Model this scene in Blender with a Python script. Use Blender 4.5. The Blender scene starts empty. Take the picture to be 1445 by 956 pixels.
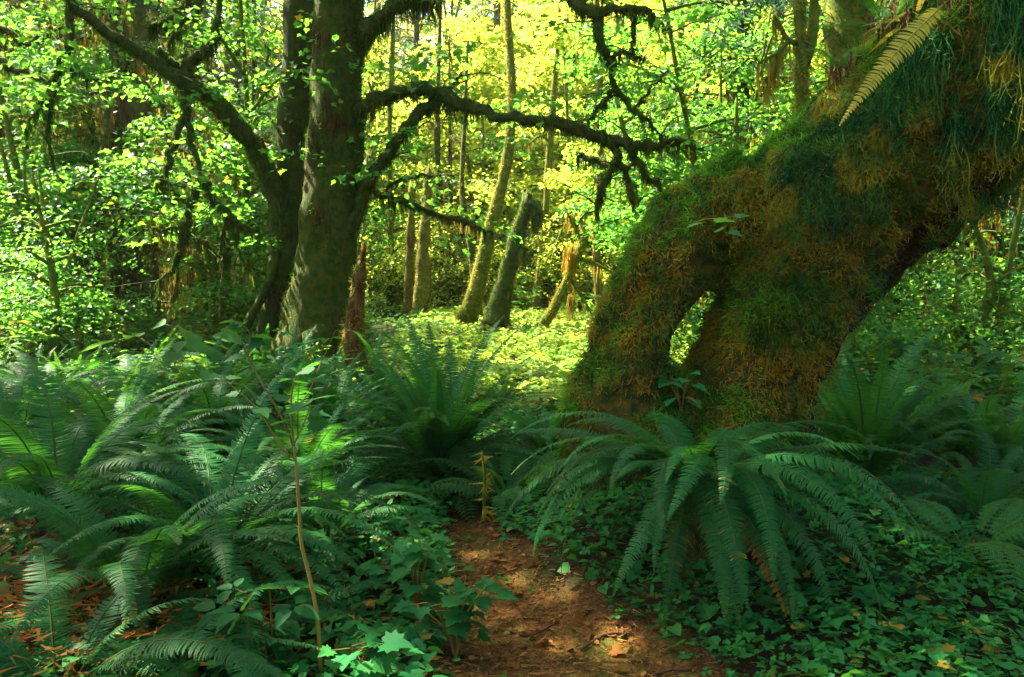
import bpy, math, random
import numpy as np
from mathutils import Matrix, Vector

# ------------------------------------------------------------------ camera, sky, sun, exposure
scene = bpy.context.scene
COL = scene.collection
R = math.radians
CAM_Z, PITCH, LENS = 1.55, R(4.0), 28.0
cam_d = bpy.data.cameras.new('camera'); cam_d.lens = LENS; cam_d.sensor_width = 36
cam_d.clip_start = 0.05; cam_d.clip_end = 2000
cam = bpy.data.objects.new('camera', cam_d); COL.objects.link(cam)
cam.location = (0, 0, CAM_Z); cam.rotation_euler = (R(90) - PITCH, 0, 0)
scene.camera = cam

SUN = Vector((-0.72, 0.45, 1.05)).normalized()          # towards the sun
sun_el = math.asin(SUN.z); sun_az = math.atan2(SUN.x, SUN.y)
world = bpy.data.worlds.new('World'); scene.world = world; world.use_nodes = True
wn = world.node_tree.nodes; wl = world.node_tree.links
sky = wn.new('ShaderNodeTexSky'); sky.sky_type = 'NISHITA'; sky.sun_disc = False
sky.sun_elevation = sun_el; sky.sun_rotation = sun_az
sky.dust_density = 4.0; sky.ozone_density = 0.3
wl.new(sky.outputs[0], wn['Background'].inputs[0]); wn['Background'].inputs[1].default_value = 0.05
sl = bpy.data.lights.new('sun', 'SUN'); sl.energy = 5.0; sl.angle = R(0.55); sl.color = (1.0, 0.91, 0.70)
so = bpy.data.objects.new('sun', sl); COL.objects.link(so)
so.rotation_euler = SUN.to_track_quat('Z', 'Y').to_euler(); so.location = (-20, 20, 40)
scene.view_settings.view_transform = 'Standard'; scene.view_settings.look = 'None'
scene.view_settings.exposure = 3.25; scene.view_settings.gamma = 1.0
scene.render.engine = 'CYCLES'
cy = scene.cycles
cy.max_bounces = 12; cy.diffuse_bounces = 8; cy.glossy_bounces = 2; cy.transmission_bounces = 8
cy.use_denoising = True; cy.sample_clamp_indirect = 6.0
cy.caustics_reflective = False; cy.caustics_refractive = False

# ------------------------------------------------------------------ helpers
rng = np.random.default_rng(7)
random.seed(7)
F_PX = LENS / 36 * 1445
cP, sP = math.cos(PITCH), math.sin(PITCH)
def P(px, py, Y):
    """world point that stands at depth Y where the photograph (1445x956) shows pixel px,py"""
    u = (px - 722.5) / F_PX; v = -(py - 478) / F_PX
    dx, dy, dz = u, v * sP + cP, v * cP - sP
    t = Y / dy
    return np.array((dx * t, Y, CAM_Z + dz * t))
def PX(n, Y): return n * Y / F_PX

def hash3(i, j, k, seed):
    n = (i * 73856093) ^ (j * 19349663) ^ (k * 83492791) ^ (seed * 2654435761 & 0x7fffffff)
    n = n & 0x7fffffff
    n = (n ^ (n >> 13)) * 1274126177 & 0x7fffffff
    n = (n ^ (n >> 16)) * 668265263 & 0x7fffffff
    return ((n ^ (n >> 15)) & 0xffff) / 65535.0
def vnoise(p, freq=1.0, seed=0):
    p = np.asarray(p, float) * freq
    i = np.floor(p).astype(np.int64); f = p - i; f = f * f * (3 - 2 * f)
    out = 0
    for a in (0, 1):
        for b in (0, 1):
            for c in (0, 1):
                w = (f[..., 0] if a else 1 - f[..., 0]) * (f[..., 1] if b else 1 - f[..., 1]) * (f[..., 2] if c else 1 - f[..., 2])
                out = out + w * hash3(i[..., 0] + a, i[..., 1] + b, i[..., 2] + c, seed)
    return out * 2 - 1
def fbm(p, freq, seed, o=3):
    s = 0; a = 1.0
    for k in range(o):
        s = s + a * vnoise(p, freq, seed + k); a *= .5; freq *= 2.1
    return s

def mesh(name, V, F, mats=(), tint=None, smooth=False, matidx=None):
    """F: int array (n,3) or (n,4), or list of such"""
    V = np.asarray(V, np.float32)
    Fs = F if isinstance(F, list) else [F]
    Fs = [np.asarray(f, np.int32) for f in Fs if len(f)]
    me = bpy.data.meshes.new(name)
    me.vertices.add(len(V)); me.vertices.foreach_set('co', V.ravel())
    loops = np.concatenate([f.ravel() for f in Fs])
    tot = np.concatenate([np.full(len(f), f.shape[1], np.int32) for f in Fs])
    start = np.concatenate([[0], np.cumsum(tot)[:-1]]).astype(np.int32)
    me.loops.add(len(loops)); me.loops.foreach_set('vertex_index', loops)
    me.polygons.add(len(tot)); me.polygons.foreach_set('loop_start', start)
    if smooth: me.polygons.foreach_set('use_smooth', np.ones(len(tot), bool))
    if matidx is not None: me.polygons.foreach_set('material_index', np.asarray(matidx, np.int32))
    for m in mats: me.materials.append(m)
    if tint is not None:
        a = me.attributes.new('tint', 'FLOAT', 'POINT'); a.data.foreach_set('value', np.asarray(tint, np.float32))
    me.update(calc_edges=True)
    return me
def obj(name, me, parent=None, loc=(0, 0, 0), rz=0.0, sc=1.0):
    o = bpy.data.objects.new(name, me); COL.objects.link(o)
    o.location = loc; o.rotation_euler = (0, 0, rz); o.scale = (sc, sc, sc) if np.isscalar(sc) else sc
    if parent: o.parent = parent
    return o
def tag(o, label=None, cat=None, group=None, kind=None):
    if label: o['label'] = label
    if cat: o['category'] = cat
    if group: o['group'] = group
    if kind: o['kind'] = kind
    return o
def thing(name, label, cat, loc=(0, 0, 0), group=None, rz=0.0, sc=1.0):
    return tag(obj(name, None, None, loc, rz, sc), label, cat, group)
def copy_tree(o, parent=None):
    c = o.copy(); COL.objects.link(c); c.parent = parent
    for ch in o.children: copy_tree(ch, c)
    return c

class MB:
    """collects vertices, faces and a per-vertex tint"""
    def __init__(s): s.V = []; s.F3 = []; s.F4 = []; s.T = []; s.n = 0
    def add(s, V, F3=None, F4=None, tint=0.0):
        V = np.asarray(V, float)
        if len(V) == 0: return s
        if F3 is not None and len(F3): s.F3.append(np.asarray(F3) + s.n)
        if F4 is not None and len(F4): s.F4.append(np.asarray(F4) + s.n)
        s.T.append(np.full(len(V), tint, float) if np.isscalar(tint) else np.asarray(tint, float))
        s.V.append(V); s.n += len(V); return s
    def data(s):
        F = []
        if s.F3: F.append(np.concatenate(s.F3))
        if s.F4: F.append(np.concatenate(s.F4))
        return np.concatenate(s.V), F, np.concatenate(s.T)
    def build(s, name, mat, smooth=False):
        V, F, T = s.data()
        return mesh(name, V, F, [mat], T, smooth)

def norm(a): return a / np.maximum(np.linalg.norm(a, axis=-1, keepdims=True), 1e-9)
def resample(pts, rad, n):
    pts = np.asarray(pts, float); rad = np.asarray(rad, float)
    # catmull-rom through the points
    p = np.vstack([2 * pts[0] - pts[1], pts, 2 * pts[-1] - pts[-2]])
    m = len(pts) - 1
    ts = np.linspace(0, m, n); i = np.minimum(ts.astype(int), m - 1); f = (ts - i)[:, None]
    a, b, c, d = p[i], p[i + 1], p[i + 2], p[i + 3]
    q = .5 * ((2 * b) + (-a + c) * f + (2 * a - 5 * b + 4 * c - d) * f ** 2 + (-a + 3 * b - 3 * c + d) * f ** 3)
    return q, np.interp(ts, np.arange(m + 1), rad)
def tube(mb, pts, rad, seg=8, lump=0.0, lfreq=4.0, seed=0, cap=True, flat=None):
    pts = np.asarray(pts, float); n = len(pts); rad = np.asarray(rad, float)
    T = np.gradient(pts, axis=0); T = norm(T)
    ref = np.array((0., 0., 1.)) if abs(T[0, 2]) < .9 else np.array((1., 0., 0.))
    A = np.zeros_like(pts)
    a = ref - T[0] * (ref @ T[0]); a /= np.linalg.norm(a)
    for k in range(n):
        a = a - T[k] * (a @ T[k]); a /= max(np.linalg.norm(a), 1e-9); A[k] = a
    B = np.cross(T, A)
    ang = np.linspace(0, 2 * math.pi, seg, endpoint=False)
    ring = A[:, None] * np.cos(ang)[None, :, None] + B[:, None] * np.sin(ang)[None, :, None]
    V = pts[:, None] + ring * rad[:, None, None]
    if lump:
        d = fbm(V.reshape(-1, 3), lfreq, seed).reshape(n, seg)
        V = V + ring * (rad[:, None] * lump * d)[..., None]
    V = V.reshape(-1, 3)
    i = np.arange(n - 1)[:, None] * seg; j = np.arange(seg)[None]; j2 = (j + 1) % seg
    Fq = np.stack([i + j, i + j2, i + seg + j2, i + seg + j], -1).reshape(-1, 4)
    F3 = []
    if cap:
        V = np.vstack([V, pts[-1] + T[-1] * rad[-1] * .6, pts[0]])
        e = (n - 1) * seg; jj = np.arange(seg)
        F3 = np.vstack([np.stack([e + jj, e + (jj + 1) % seg, np.full(seg, n * seg)], -1),
                        np.stack([(jj + 1) % seg, jj, np.full(seg, n * seg + 1)], -1)])
    mb.add(V, F3, Fq)
    return V
def frames(d, nrm):
    """rotation matrices whose x axis is d and whose z axis is near nrm"""
    x = norm(d); z = nrm - x * np.sum(nrm * x, -1, keepdims=True); z = norm(z); y = np.cross(z, x)
    return np.stack([x, y, z], -1)
def scatter(mb, tpl, pos, d, nrm, size, tint=None):
    tv, tf = tpl; N = len(pos)
    if N == 0: return
    M = frames(d, nrm) * np.asarray(size, float).reshape(-1, 1, 1)
    V = np.einsum('nij,kj->nki', M, tv) + pos[:, None]
    k = len(tv)
    Fa = (tf[None] + (np.arange(N) * k)[:, None, None]).reshape(-1, tf.shape[1])
    t = np.zeros(N * k) if tint is None else np.repeat(tint, k)
    if tf.shape[1] == 3: mb.add(V.reshape(-1, 3), Fa, None, t)
    else: mb.add(V.reshape(-1, 3), None, Fa, t)
def rnd(n, a=0., b=1.): return rng.uniform(a, b, n)
def rdir(n): return norm(rng.normal(size=(n, 3)))
def upish(n, jit): return norm(np.array((0, 0, 1.)) + rng.normal(size=(n, 3)) * jit)

# ------------------------------------------------------------------ leaf templates (base at 0, along +x, face +z)
def fan(outline, zf=0.0):
    o = np.array(outline, float)
    V = np.zeros((len(o) + 1, 3)); V[1:, :2] = o
    V[0] = (o[:, 0].mean() * .6, 0, 0)
    V[:, 2] = zf * np.abs(V[:, 1]) - .25 * np.maximum(V[:, 0] - .45, 0) ** 2 * 1.5
    n = len(o)
    return V, np.array([(0, 1 + i, 1 + (i + 1) % n) for i in range(n)])
def lobed(points):
    up = points; lo = [(x, -y) for x, y in reversed(points) if abs(y) > 1e-6]
    return up + lo
MAPLE = fan(lobed([(.02, 0), (-.12, .22), (-.02, .32), (-.06, .52), (.16, .40), (.28, .58), (.40, .40), (.62, .42), (.60, .24), (.80, .16), (1.0, 0)])[:], .18)
MAPLE_LO = fan(lobed([(0, 0), (-.06, .42), (.2, .36), (.42, .52), (.58, .2), (1.0, 0)]), .2)
OVATE = fan(lobed([(0, 0), (.12, .2), (.35, .30), (.65, .2), (1.0, 0)]), .25)
HEART = fan(lobed([(.06, 0), (-.08, .30), (.20, .46), (.60, .30), (.95, 0)]), .2)
LEAF6 = fan(lobed([(0, 0), (.06, .40), (.42, .46), (1.0, 0)]), .2)
DIAM = (np.array([(0, 0, 0), (.45, .27, .05), (1, 0, -.08), (.45, -.27, .05)]), np.array([(0, 1, 2), (0, 2, 3)]))
def trifoliate():
    V = []; F = []
    base = fan(lobed([(.04, 0), (.22, .22), (.50, .26), (.80, .14), (1, 0)]), .25)
    n = 0
    for a, s in ((0, 1.0), (1.25, .85), (-1.25, .85)):
        c, sn = math.cos(a), math.sin(a)
        v = base[0] * s; w = v.copy(); w[:, 0] = v[:, 0] * c - v[:, 1] * sn + .12 * c; w[:, 1] = v[:, 0] * sn + v[:, 1] * c + .12 * sn
        V.append(w); F.append(base[1] + n); n += len(w)
    return np.vstack(V), np.vstack(F)
TRI = trifoliate()
def clover():
    V = []; F = []; n = 0
    base = fan(lobed([(.02, 0), (.42, .36), (.80, .26), (.68, 0)]), .3)
    for a in (0, 2.1, -2.1):
        c, sn = math.cos(a), math.sin(a)
        v = base[0]; w = v.copy(); w[:, 0] = v[:, 0] * c - v[:, 1] * sn; w[:, 1] = v[:, 0] * sn + v[:, 1] * c
        V.append(w * .62); F.append(base[1] + n); n += len(w)
    return np.vstack(V), np.vstack(F)
CLOVER = clover()
BLADE = (np.array([(0, -.5, 0), (0, .5, 0), (1, 0, 0)]), np.array([(0, 1, 2)]))

# ------------------------------------------------------------------ materials
def newmat(name):
    m = bpy.data.materials.new(name); m.use_nodes = True
    nt = m.node_tree; nt.nodes.clear()
    out = nt.nodes.new('ShaderNodeOutputMaterial')
    return m, nt, out
def mixc(nt, fac, a, b):
    n = nt.nodes.new('ShaderNodeMix'); n.data_type = 'RGBA'
    for sock, val in ((0, fac), (6, a), (7, b)):
        if hasattr(val, 'links') or hasattr(val, 'is_linked'): nt.links.new(val, n.inputs[sock])
        else: n.inputs[sock].default_value = val if sock == 0 else (*val, 1)
    return n.outputs[2]
def ramp(nt, src, lo, hi):
    n = nt.nodes.new('ShaderNodeMapRange'); n.inputs[1].default_value = lo; n.inputs[2].default_value = hi
    n.interpolation_type = 'SMOOTHSTEP'
    nt.links.new(src, n.inputs[0]); return n.outputs[0]
def noise(nt, scale, detail=4, coord=None, rough=.6):
    n = nt.nodes.new('ShaderNodeTexNoise'); n.inputs['Scale'].default_value = scale; n.inputs['Detail'].default_value = detail
    n.inputs['Roughness'].default_value = rough
    if coord is None: coord = nt.nodes.new('ShaderNodeNewGeometry').outputs['Position']
    nt.links.new(coord, n.inputs['Vector']); return n.outputs['Fac']
def leafmat(name, a, b, trans, fac=.42, dry=(.30, .17, .02), rough=.55, spec=.14, objvar=True):
    """a, b: range of leaf colour; trans: colour of light through the leaf; tint attribute turns leaves dry"""
    m, nt, out = newmat(name)
    geo = nt.nodes.new('ShaderNodeNewGeometry'); oi = nt.nodes.new('ShaderNodeObjectInfo')
    c = mixc(nt, geo.outputs['Random Per Island'], a, b)
    if objvar:
        hsv = nt.nodes.new('ShaderNodeHueSaturation')
        mr = nt.nodes.new('ShaderNodeMapRange'); mr.inputs[3].default_value = .55; mr.inputs[4].default_value = 1.3
        nt.links.new(oi.outputs['Random'], mr.inputs[0]); nt.links.new(mr.outputs[0], hsv.inputs['Value'])
        nt.links.new(c, hsv.inputs['Color']); c = hsv.outputs['Color']
    att = nt.nodes.new('ShaderNodeAttribute'); att.attribute_name = 'tint'
    c = mixc(nt, att.outputs['Fac'], c, dry)
    tr = mixc(nt, att.outputs['Fac'], trans, (dry[0] * 1.3, dry[1] * 1.2, dry[2]))
    p = nt.nodes.new('ShaderNodeBsdfPrincipled'); p.inputs['Roughness'].default_value = rough
    p.inputs['Specular IOR Level'].default_value = spec
    nt.links.new(c, p.inputs['Base Color'])
    t = nt.nodes.new('ShaderNodeBsdfTranslucent'); nt.links.new(tr, t.inputs[0])
    mx = nt.nodes.new('ShaderNodeMixShader'); mx.inputs[0].default_value = fac
    nt.links.new(p.outputs[0], mx.inputs[1]); nt.links.new(t.outputs[0], mx.inputs[2])
    nt.links.new(mx.outputs[0], out.inputs[0])
    return m
def barkmat(name, bark1, bark2, moss1, moss2, cover=.5, scale=1.0, stretch=.25, bump=.6, rot=False):
    m, nt, out = newmat(name)
    geo = nt.nodes.new('ShaderNodeNewGeometry')
    mp = nt.nodes.new('ShaderNodeMapping'); mp.inputs['Scale'].default_value = (1, 1, stretch)
    nt.links.new(geo.outputs['Position'], mp.inputs[0])
    fine = noise(nt, 26 * scale, 6, mp.outputs[0], .7); big = noise(nt, 1.7 * scale, 4); mid = noise(nt, 9 * scale, 5)
    bark = mixc(nt, ramp(nt, fine, .35, .68), bark1, bark2)
    moss = mixc(nt, ramp(nt, mid, .38, .64), moss1, moss2)
    add = nt.nodes.new('ShaderNodeMath'); add.operation = 'MULTIPLY_ADD'
    nt.links.new(fine, add.inputs[0]); add.inputs[1].default_value = .35; nt.links.new(big, add.inputs[2])
    lo = 1.0 - cover
    col = mixc(nt, ramp(nt, add.outputs[0], lo * .9 + .05, lo * .9 + .25), bark, moss)
    if rot:
        at_ = nt.nodes.new('ShaderNodeAttribute'); at_.attribute_name = 'tint'
        ab = nt.nodes.new('ShaderNodeAttribute'); ab.attribute_name = 'bare'; col = mixc(nt, ab.outputs['Fac'], col, bark)  # painted shade: this mask mixes in the dark bark colour
        col = mixc(nt, at_.outputs['Fac'], col, mixc(nt, ramp(nt, fine, .3, .65), (.03, .009, .003), (.17, .055, .014)))
    p = nt.nodes.new('ShaderNodeBsdfPrincipled'); p.inputs['Roughness'].default_value = .9; p.inputs['Specular IOR Level'].default_value = .15
    nt.links.new(col, p.inputs['Base Color'])
    bp = nt.nodes.new('ShaderNodeBump'); bp.inputs['Strength'].default_value = bump; bp.inputs['Distance'].default_value = .04
    nt.links.new(fine, bp.inputs['Height']); nt.links.new(bp.outputs[0], p.inputs['Normal'])
    nt.links.new(p.outputs[0], out.inputs[0])
    return m
def mossmat(name, a, b, gold, cover=.5, fac=.35, freq=2.2):
    m, nt, out = newmat(name)
    geo = nt.nodes.new('ShaderNodeNewGeometry')
    at_ = nt.nodes.new('ShaderNodeAttribute'); at_.attribute_name = 'tint'
    c = mixc(nt, at_.outputs['Fac'], a, b)
    n = noise(nt, freq, 3)
    c = mixc(nt, ramp(nt, n, cover - .06, cover + .1), c, gold)
    d = nt.nodes.new('ShaderNodeBsdfDiffuse'); nt.links.new(c, d.inputs[0])
    t = nt.nodes.new('ShaderNodeBsdfTranslucent')
    br = nt.nodes.new('ShaderNodeHueSaturation'); br.inputs['Value'].default_value = 1.6; nt.links.new(c, br.inputs['Color']); nt.links.new(br.outputs[0], t.inputs[0])
    mx = nt.nodes.new('ShaderNodeMixShader'); mx.inputs[0].default_value = fac
    nt.links.new(d.outputs[0], mx.inputs[1]); nt.links.new(t.outputs[0], mx.inputs[2]); nt.links.new(mx.outputs[0], out.inputs[0])
    return m
M = {}
M['fern'] = leafmat('fern', (.006, .085, .024), (.024, .128, .020), (.06, .24, .016), .36, rough=.55, spec=.12)
M['fern_mid'] = leafmat('fern_mid', (.014, .12, .034), (.045, .18, .032), (.12, .32, .02), .4, rough=.55, spec=.12)
M['frond_dead'] = leafmat('frond_dead', (.16, .055, .012), (.30, .13, .02), (.34, .13, .02), .35, rough=.7, spec=.1)
M['frond_gold'] = leafmat('frond_gold', (.26, .26, .03), (.38, .34, .04), (.42, .40, .04), .4, rough=.5)
M['stipe'] = leafmat('stipe', (.13, .10, .02), (.20, .13, .03), (.1, .1, .02), .1)
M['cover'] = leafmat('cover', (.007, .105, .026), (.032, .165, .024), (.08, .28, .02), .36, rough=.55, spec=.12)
M['broad'] = leafmat('broad', (.010, .13, .034), (.035, .18, .032), (.08, .30, .025), .36, rough=.55, spec=.12)
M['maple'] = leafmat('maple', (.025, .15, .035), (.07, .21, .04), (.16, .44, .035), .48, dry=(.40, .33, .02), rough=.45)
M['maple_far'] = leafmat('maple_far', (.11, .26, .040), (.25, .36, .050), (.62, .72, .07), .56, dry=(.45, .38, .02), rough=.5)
M['shrub'] = leafmat('shrub', (.030, .15, .04), (.08, .22, .04), (.20, .44, .035), .45)
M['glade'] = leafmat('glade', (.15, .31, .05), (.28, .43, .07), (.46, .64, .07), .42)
M['needle'] = leafmat('needle', (.020, .085, .055), (.045, .115, .050), (.06, .15, .04), .3, rough=.55)
M['needle_gold'] = leafmat('needle_gold', (.07, .12, .03), (.13, .16, .03), (.26, .26, .03), .4, rough=.55)
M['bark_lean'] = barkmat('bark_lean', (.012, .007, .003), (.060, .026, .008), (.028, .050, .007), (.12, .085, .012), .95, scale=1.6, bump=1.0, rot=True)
M['bark_a'] = barkmat('bark_a', (.016, .008, .002), (.080, .038, .007), (.020, .052, .004), (.075, .075, .006), .52, stretch=.12, bump=.9)
M['bark_b'] = barkmat('bark_b', (.012, .008, .002), (.052, .031, .005), (.020, .046, .004), (.055, .062, .006), .52, stretch=.1, bump=.9)
M['bark_far'] = barkmat('bark_far', (.05, .028, .016), (.15, .075, .034), (.08, .085, .02), (.13, .12, .03), .42, stretch=.15)
M['bark_moss'] = barkmat('bark_moss', (.04, .022, .006), (.10, .058, .012), (.05, .095, .008), (.14, .145, .014), .75)
M['snag'] = barkmat('snag', (.05, .026, .012), (.17, .09, .035), (.09, .11, .018), (.18, .16, .03), .5, stretch=.1, bump=1.0)
M['limb'] = barkmat('limb', (.014, .010, .005), (.045, .032, .012), (.025, .050, .008), (.07, .085, .014), .7)
M['redwood'] = barkmat('redwood', (.05, .020, .007), (.22, .085, .022), (.05, .06, .012), (.08, .07, .014), .2, stretch=.2)
M['moss_lean'] = mossmat('moss_lean', (.022, .065, .008), (.12, .20, .018), (.29, .18, .017), .495, .3)
M['moss_top'] = mossmat('moss_top', (.020, .11, .010), (.13, .34, .020), (.20, .26, .02), .62, .38)
M['moss_hang'] = mossmat('moss_hang', (.005, .055, .022), (.060, .175, .030), (.22, .20, .018), .54, .3, freq=3.0)
M['moss_limb'] = mossmat('moss_limb', (.022, .055, .008), (.085, .13, .014), (.12, .10, .014), .55, .4)
M['moss_gold'] = mossmat('moss_gold', (.14, .14, .02), (.24, .20, .025), (.30, .19, .02), .48, .45, freq=1.0)
M['twig'] = barkmat('twig', (.05, .022, .010), (.14, .06, .022), (.05, .06, .01), (.08, .07, .015), .2)
M['stem'] = leafmat('stem', (.15, .11, .02), (.20, .13, .025), (.1, .1, .02), .05, rough=.6)
M['litter'] = leafmat('litter', (.05, .018, .006), (.60, .30, .07), (.25, .1, .02), .15, dry=(.10, .12, .015), rough=.8, spec=.1)

# ground: dark leaf mould, warm needle litter on the path, moss patches
def groundmat():
    m, nt, out = newmat('forest_floor')
    att = nt.nodes.new('ShaderNodeAttribute'); att.attribute_name = 'tint'
    n1 = noise(nt, 38, 6, rough=.75); n2 = noise(nt, 3.2, 5); n3 = noise(nt, 140, 3)
    soil = mixc(nt, ramp(nt, n1, .3, .7), (.012, .010, .006), (.05, .03, .014))
    pth = mixc(nt, ramp(nt, n1, .32, .66), (.050, .023, .007), (.26, .118, .027))
    pth = mixc(nt, ramp(nt, n3, .55, .75), pth, (.30, .16, .05))
    mossy = mixc(nt, n1, (.05, .06, .010), (.12, .11, .018))
    pth = mixc(nt, ramp(nt, n2, .47, .62), pth, mossy)
    g = mixc(nt, ramp(nt, n2, .5, .6), soil, (.03, .05, .012))
    c = mixc(nt, att.outputs['Fac'], g, pth)
    p = nt.nodes.new('ShaderNodeBsdfPrincipled'); p.inputs['Roughness'].default_value = .95; p.inputs['Specular IOR Level'].default_value = .1
    nt.links.new(c, p.inputs['Base Color'])
    b = nt.nodes.new('ShaderNodeBump'); b.inputs['Strength'].default_value = .8; b.inputs['Distance'].default_value = .03
    nt.links.new(n1, b.inputs['Height']); nt.links.new(b.outputs[0], p.inputs['Normal'])
    nt.links.new(p.outputs[0], out.inputs[0]); return m
M['floor'] = groundmat()

# ------------------------------------------------------------------ ground
PATH = np.array([(.95, 1.5, .8), (.55, 2.4, .68), (.36, 3.1, .56), (.12, 3.7, .42), (-.06, 4.4, .25), (-.30, 5.1, .12), (-.34, 5.8, .03), (-.2, 6.6, -.1)])
def path_d(x, y):
    """signed clearance from the path edge (negative: on the path)"""
    cx = np.interp(y, PATH[:, 1], PATH[:, 0]); w = np.interp(y, PATH[:, 1], PATH[:, 2])
    d = np.abs(x - cx) - w
    return np.where((y > 7.0), 3.0, np.where(y > 6.4, d + (y - 6.4) * 3, d))
def ss(a, b, x):
    t = np.clip((x - a) / (b - a), 0, 1); return t * t * (3 - 2 * t)
def H(x, y):
    x = np.asarray(x, float); y = np.asarray(y, float)
    p = np.stack([x, y, np.zeros_like(x)], -1)
    h = .12 * vnoise(p, .28, 3) + .04 * vnoise(p, 1.3, 4) + .015 * vnoise(p, 4.0, 5)
    h = h + .42 * np.exp(-(((x - 1.35) / 1.25) ** 2 + ((y - 5.0) / 1.15) ** 2) ** 1.3)      # root mound of the leaning trunk
    h = h + .10 * ss(-.4, -2.5, x) * ss(9, 5, y)
    h = h + .35 * ss(.5, 0, np.hypot((x + 2.7) / 3.0, (y - 11.8) / 2.5))
    h = h + .45 * ss(9, 24, y)                                     # the glade rises gently
    pd = path_d(x, y)
    h = h - .07 * ss(.25, -.15, pd) * ss(.02, .0, 0 * x)
    return h + 2.5 * ss(45, 140, np.hypot(x, y))
def spaced(lo, hi, mid0, mid1, fine, n):
    a = np.arange(mid0, mid1, fine)
    g = np.geomspace(fine, hi - mid1, n); l = np.geomspace(fine, mid0 - lo, n)
    return np.concatenate([(mid0 - l)[::-1], a, mid1 + g - fine * .5])
gx = spaced(-300, 300, -6, 6, .06, 34); gy = spaced(-60, 400, 1.4, 9.5, .06, 40)
X, Y = np.meshgrid(gx, gy); Z = H(X, Y)
V = np.stack([X, Y, Z], -1).reshape(-1, 3)
w = len(gx); ii = (np.arange(len(gy) - 1)[:, None] * w + np.arange(w - 1)[None]).ravel()
Fq = np.stack([ii, ii + 1, ii + w + 1, ii + w], -1)
pt = ss(.14, -.10, path_d(V[:, 0], V[:, 1]) + .16 * vnoise(V, 2.6, 8) + .08 * vnoise(V, 7, 9))
ground = obj('ground', mesh('ground', V, Fq, [M['floor']], pt, True)); tag(ground, kind='structure', label='forest floor of dark leaf mould crossed by a brown needle path')

# ------------------------------------------------------------------ moss strands and tufts (numpy)
def strands(mb, pos, length, width, wig=.02, nseg=5, out=None, sway=.12):
    """thin hanging strips, each a few quads long"""
    N = len(pos)
    if N == 0: return
    L = np.asarray(length, float).reshape(-1)
    if len(L) != N: L = np.full(N, L[0])
    t = np.linspace(0, 1, nseg + 1)
    ph = rnd(N, 0, 6.28)[:, None]; am = (rnd(N, .4, 1.4) * wig)[:, None]
    drift = rng.normal(size=(N, 2)) * sway * L[:, None]
    px = pos[:, 0:1] + am * np.sin(ph + t * rnd(N, 4, 11)[:, None]) * t ** .5 + drift[:, 0:1] * t
    py = pos[:, 1:2] + am * np.cos(ph * 1.7 + t * rnd(N, 4, 11)[:, None]) * t ** .5 + drift[:, 1:2] * t
    pz = pos[:, 2:3] - L[:, None] * t
    if out is not None:
        k = (1 - np.exp(-t * 3)) * .05
        px = px + out[:, 0:1] * k; py = py + out[:, 1:2] * k
    C = np.stack([px, py, pz], -1)
    a = rnd(N, 0, 3.14); s = np.stack([np.cos(a), np.sin(a), 0 * a], -1)[:, None] * (np.asarray(width) * (1 - .75 * t))[None, :, None] * .5
    V = np.stack([C - s, C + s], 2).reshape(N, -1, 3)
    k = (nseg + 1) * 2
    b = np.arange(nseg) * 2
    q = np.stack([b, b + 1, b + 3, b + 2], -1)
    Fa = (q[None] + (np.arange(N) * k)[:, None, None]).reshape(-1, 4)
    mb.add(V.reshape(-1, 3), None, Fa, np.repeat(ctint(pos), k))
    return C
def ctint(p): return np.clip(.5 + .55 * vnoise(p, 9., 15) + .5 * vnoise(p, 34., 16) + rng.normal(size=len(p)) * .15, 0, 1)
def sample_surface(V, F, n, bias=None):
    """random points and normals on a triangulated surface"""
    T = []
    for f in F:
        f = np.asarray(f)
        T.append(f if f.shape[1] == 3 else np.vstack([f[:, :3], f[:, [0, 2, 3]]]))
    T = np.vstack(T)
    a, b, c = V[T[:, 0]], V[T[:, 1]], V[T[:, 2]]
    cr = np.cross(b - a, c - a); ar = np.linalg.norm(cr, axis=1) + 1e-12; nr = cr / ar[:, None]
    wgt = ar.copy()
    if bias is not None: wgt = wgt * bias((a + b + c) / 3, nr)
    k = rng.choice(len(T), n, p=wgt / wgt.sum())
    r1 = np.sqrt(rnd(n))[:, None]; r2 = rnd(n)[:, None]
    return a[k] * (1 - r1) + b[k] * r1 * (1 - r2) + c[k] * r1 * r2, nr[k]
def fuzz(mb, pos, nr, length, width, droop=.7):
    N = len(pos)
    d = nr + rng.normal(size=(N, 3)) * .8 + np.array((0, 0, -droop))
    scatter_w(mb, pos - nr * .01, d, rdir(N), length, width, ctint(pos))
def tufts(mb, pos, nr, k, length, width, spread=.02, droop=.5):
    N = len(pos); i = np.repeat(np.arange(N), k); ct = ctint(pos)
    d = norm(nr[i] + rng.normal(size=(N * k, 3)) * .75 + np.array((0, 0, -droop)))
    L = length[i] * rnd(N * k, .5, 1.2)
    scatter_w(mb, pos[i] - nr[i] * .012 + rng.normal(size=(N * k, 3)) * spread, d, rdir(N * k), L, np.broadcast_to(width, N)[i], np.clip(ct[i] + rng.normal(size=N * k) * .12, 0, 1))
def scatter_w(mb, pos, d, nrm, length, width, tint=None):
    Mx = frames(d, nrm); N = len(pos); tv, tf = BLADE
    v = np.repeat(tv[None], N, 0) * np.stack([np.broadcast_to(length, N), np.broadcast_to(width, N), np.ones(N)], -1)[:, None]
    V = np.einsum('nij,nkj->nki', Mx, v) + pos[:, None]
    mb.add(V.reshape(-1, 3), (tf[None] + (np.arange(N) * 3)[:, None, None]).reshape(-1, 3), None, 0.0 if tint is None else np.repeat(tint, 3))

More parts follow.
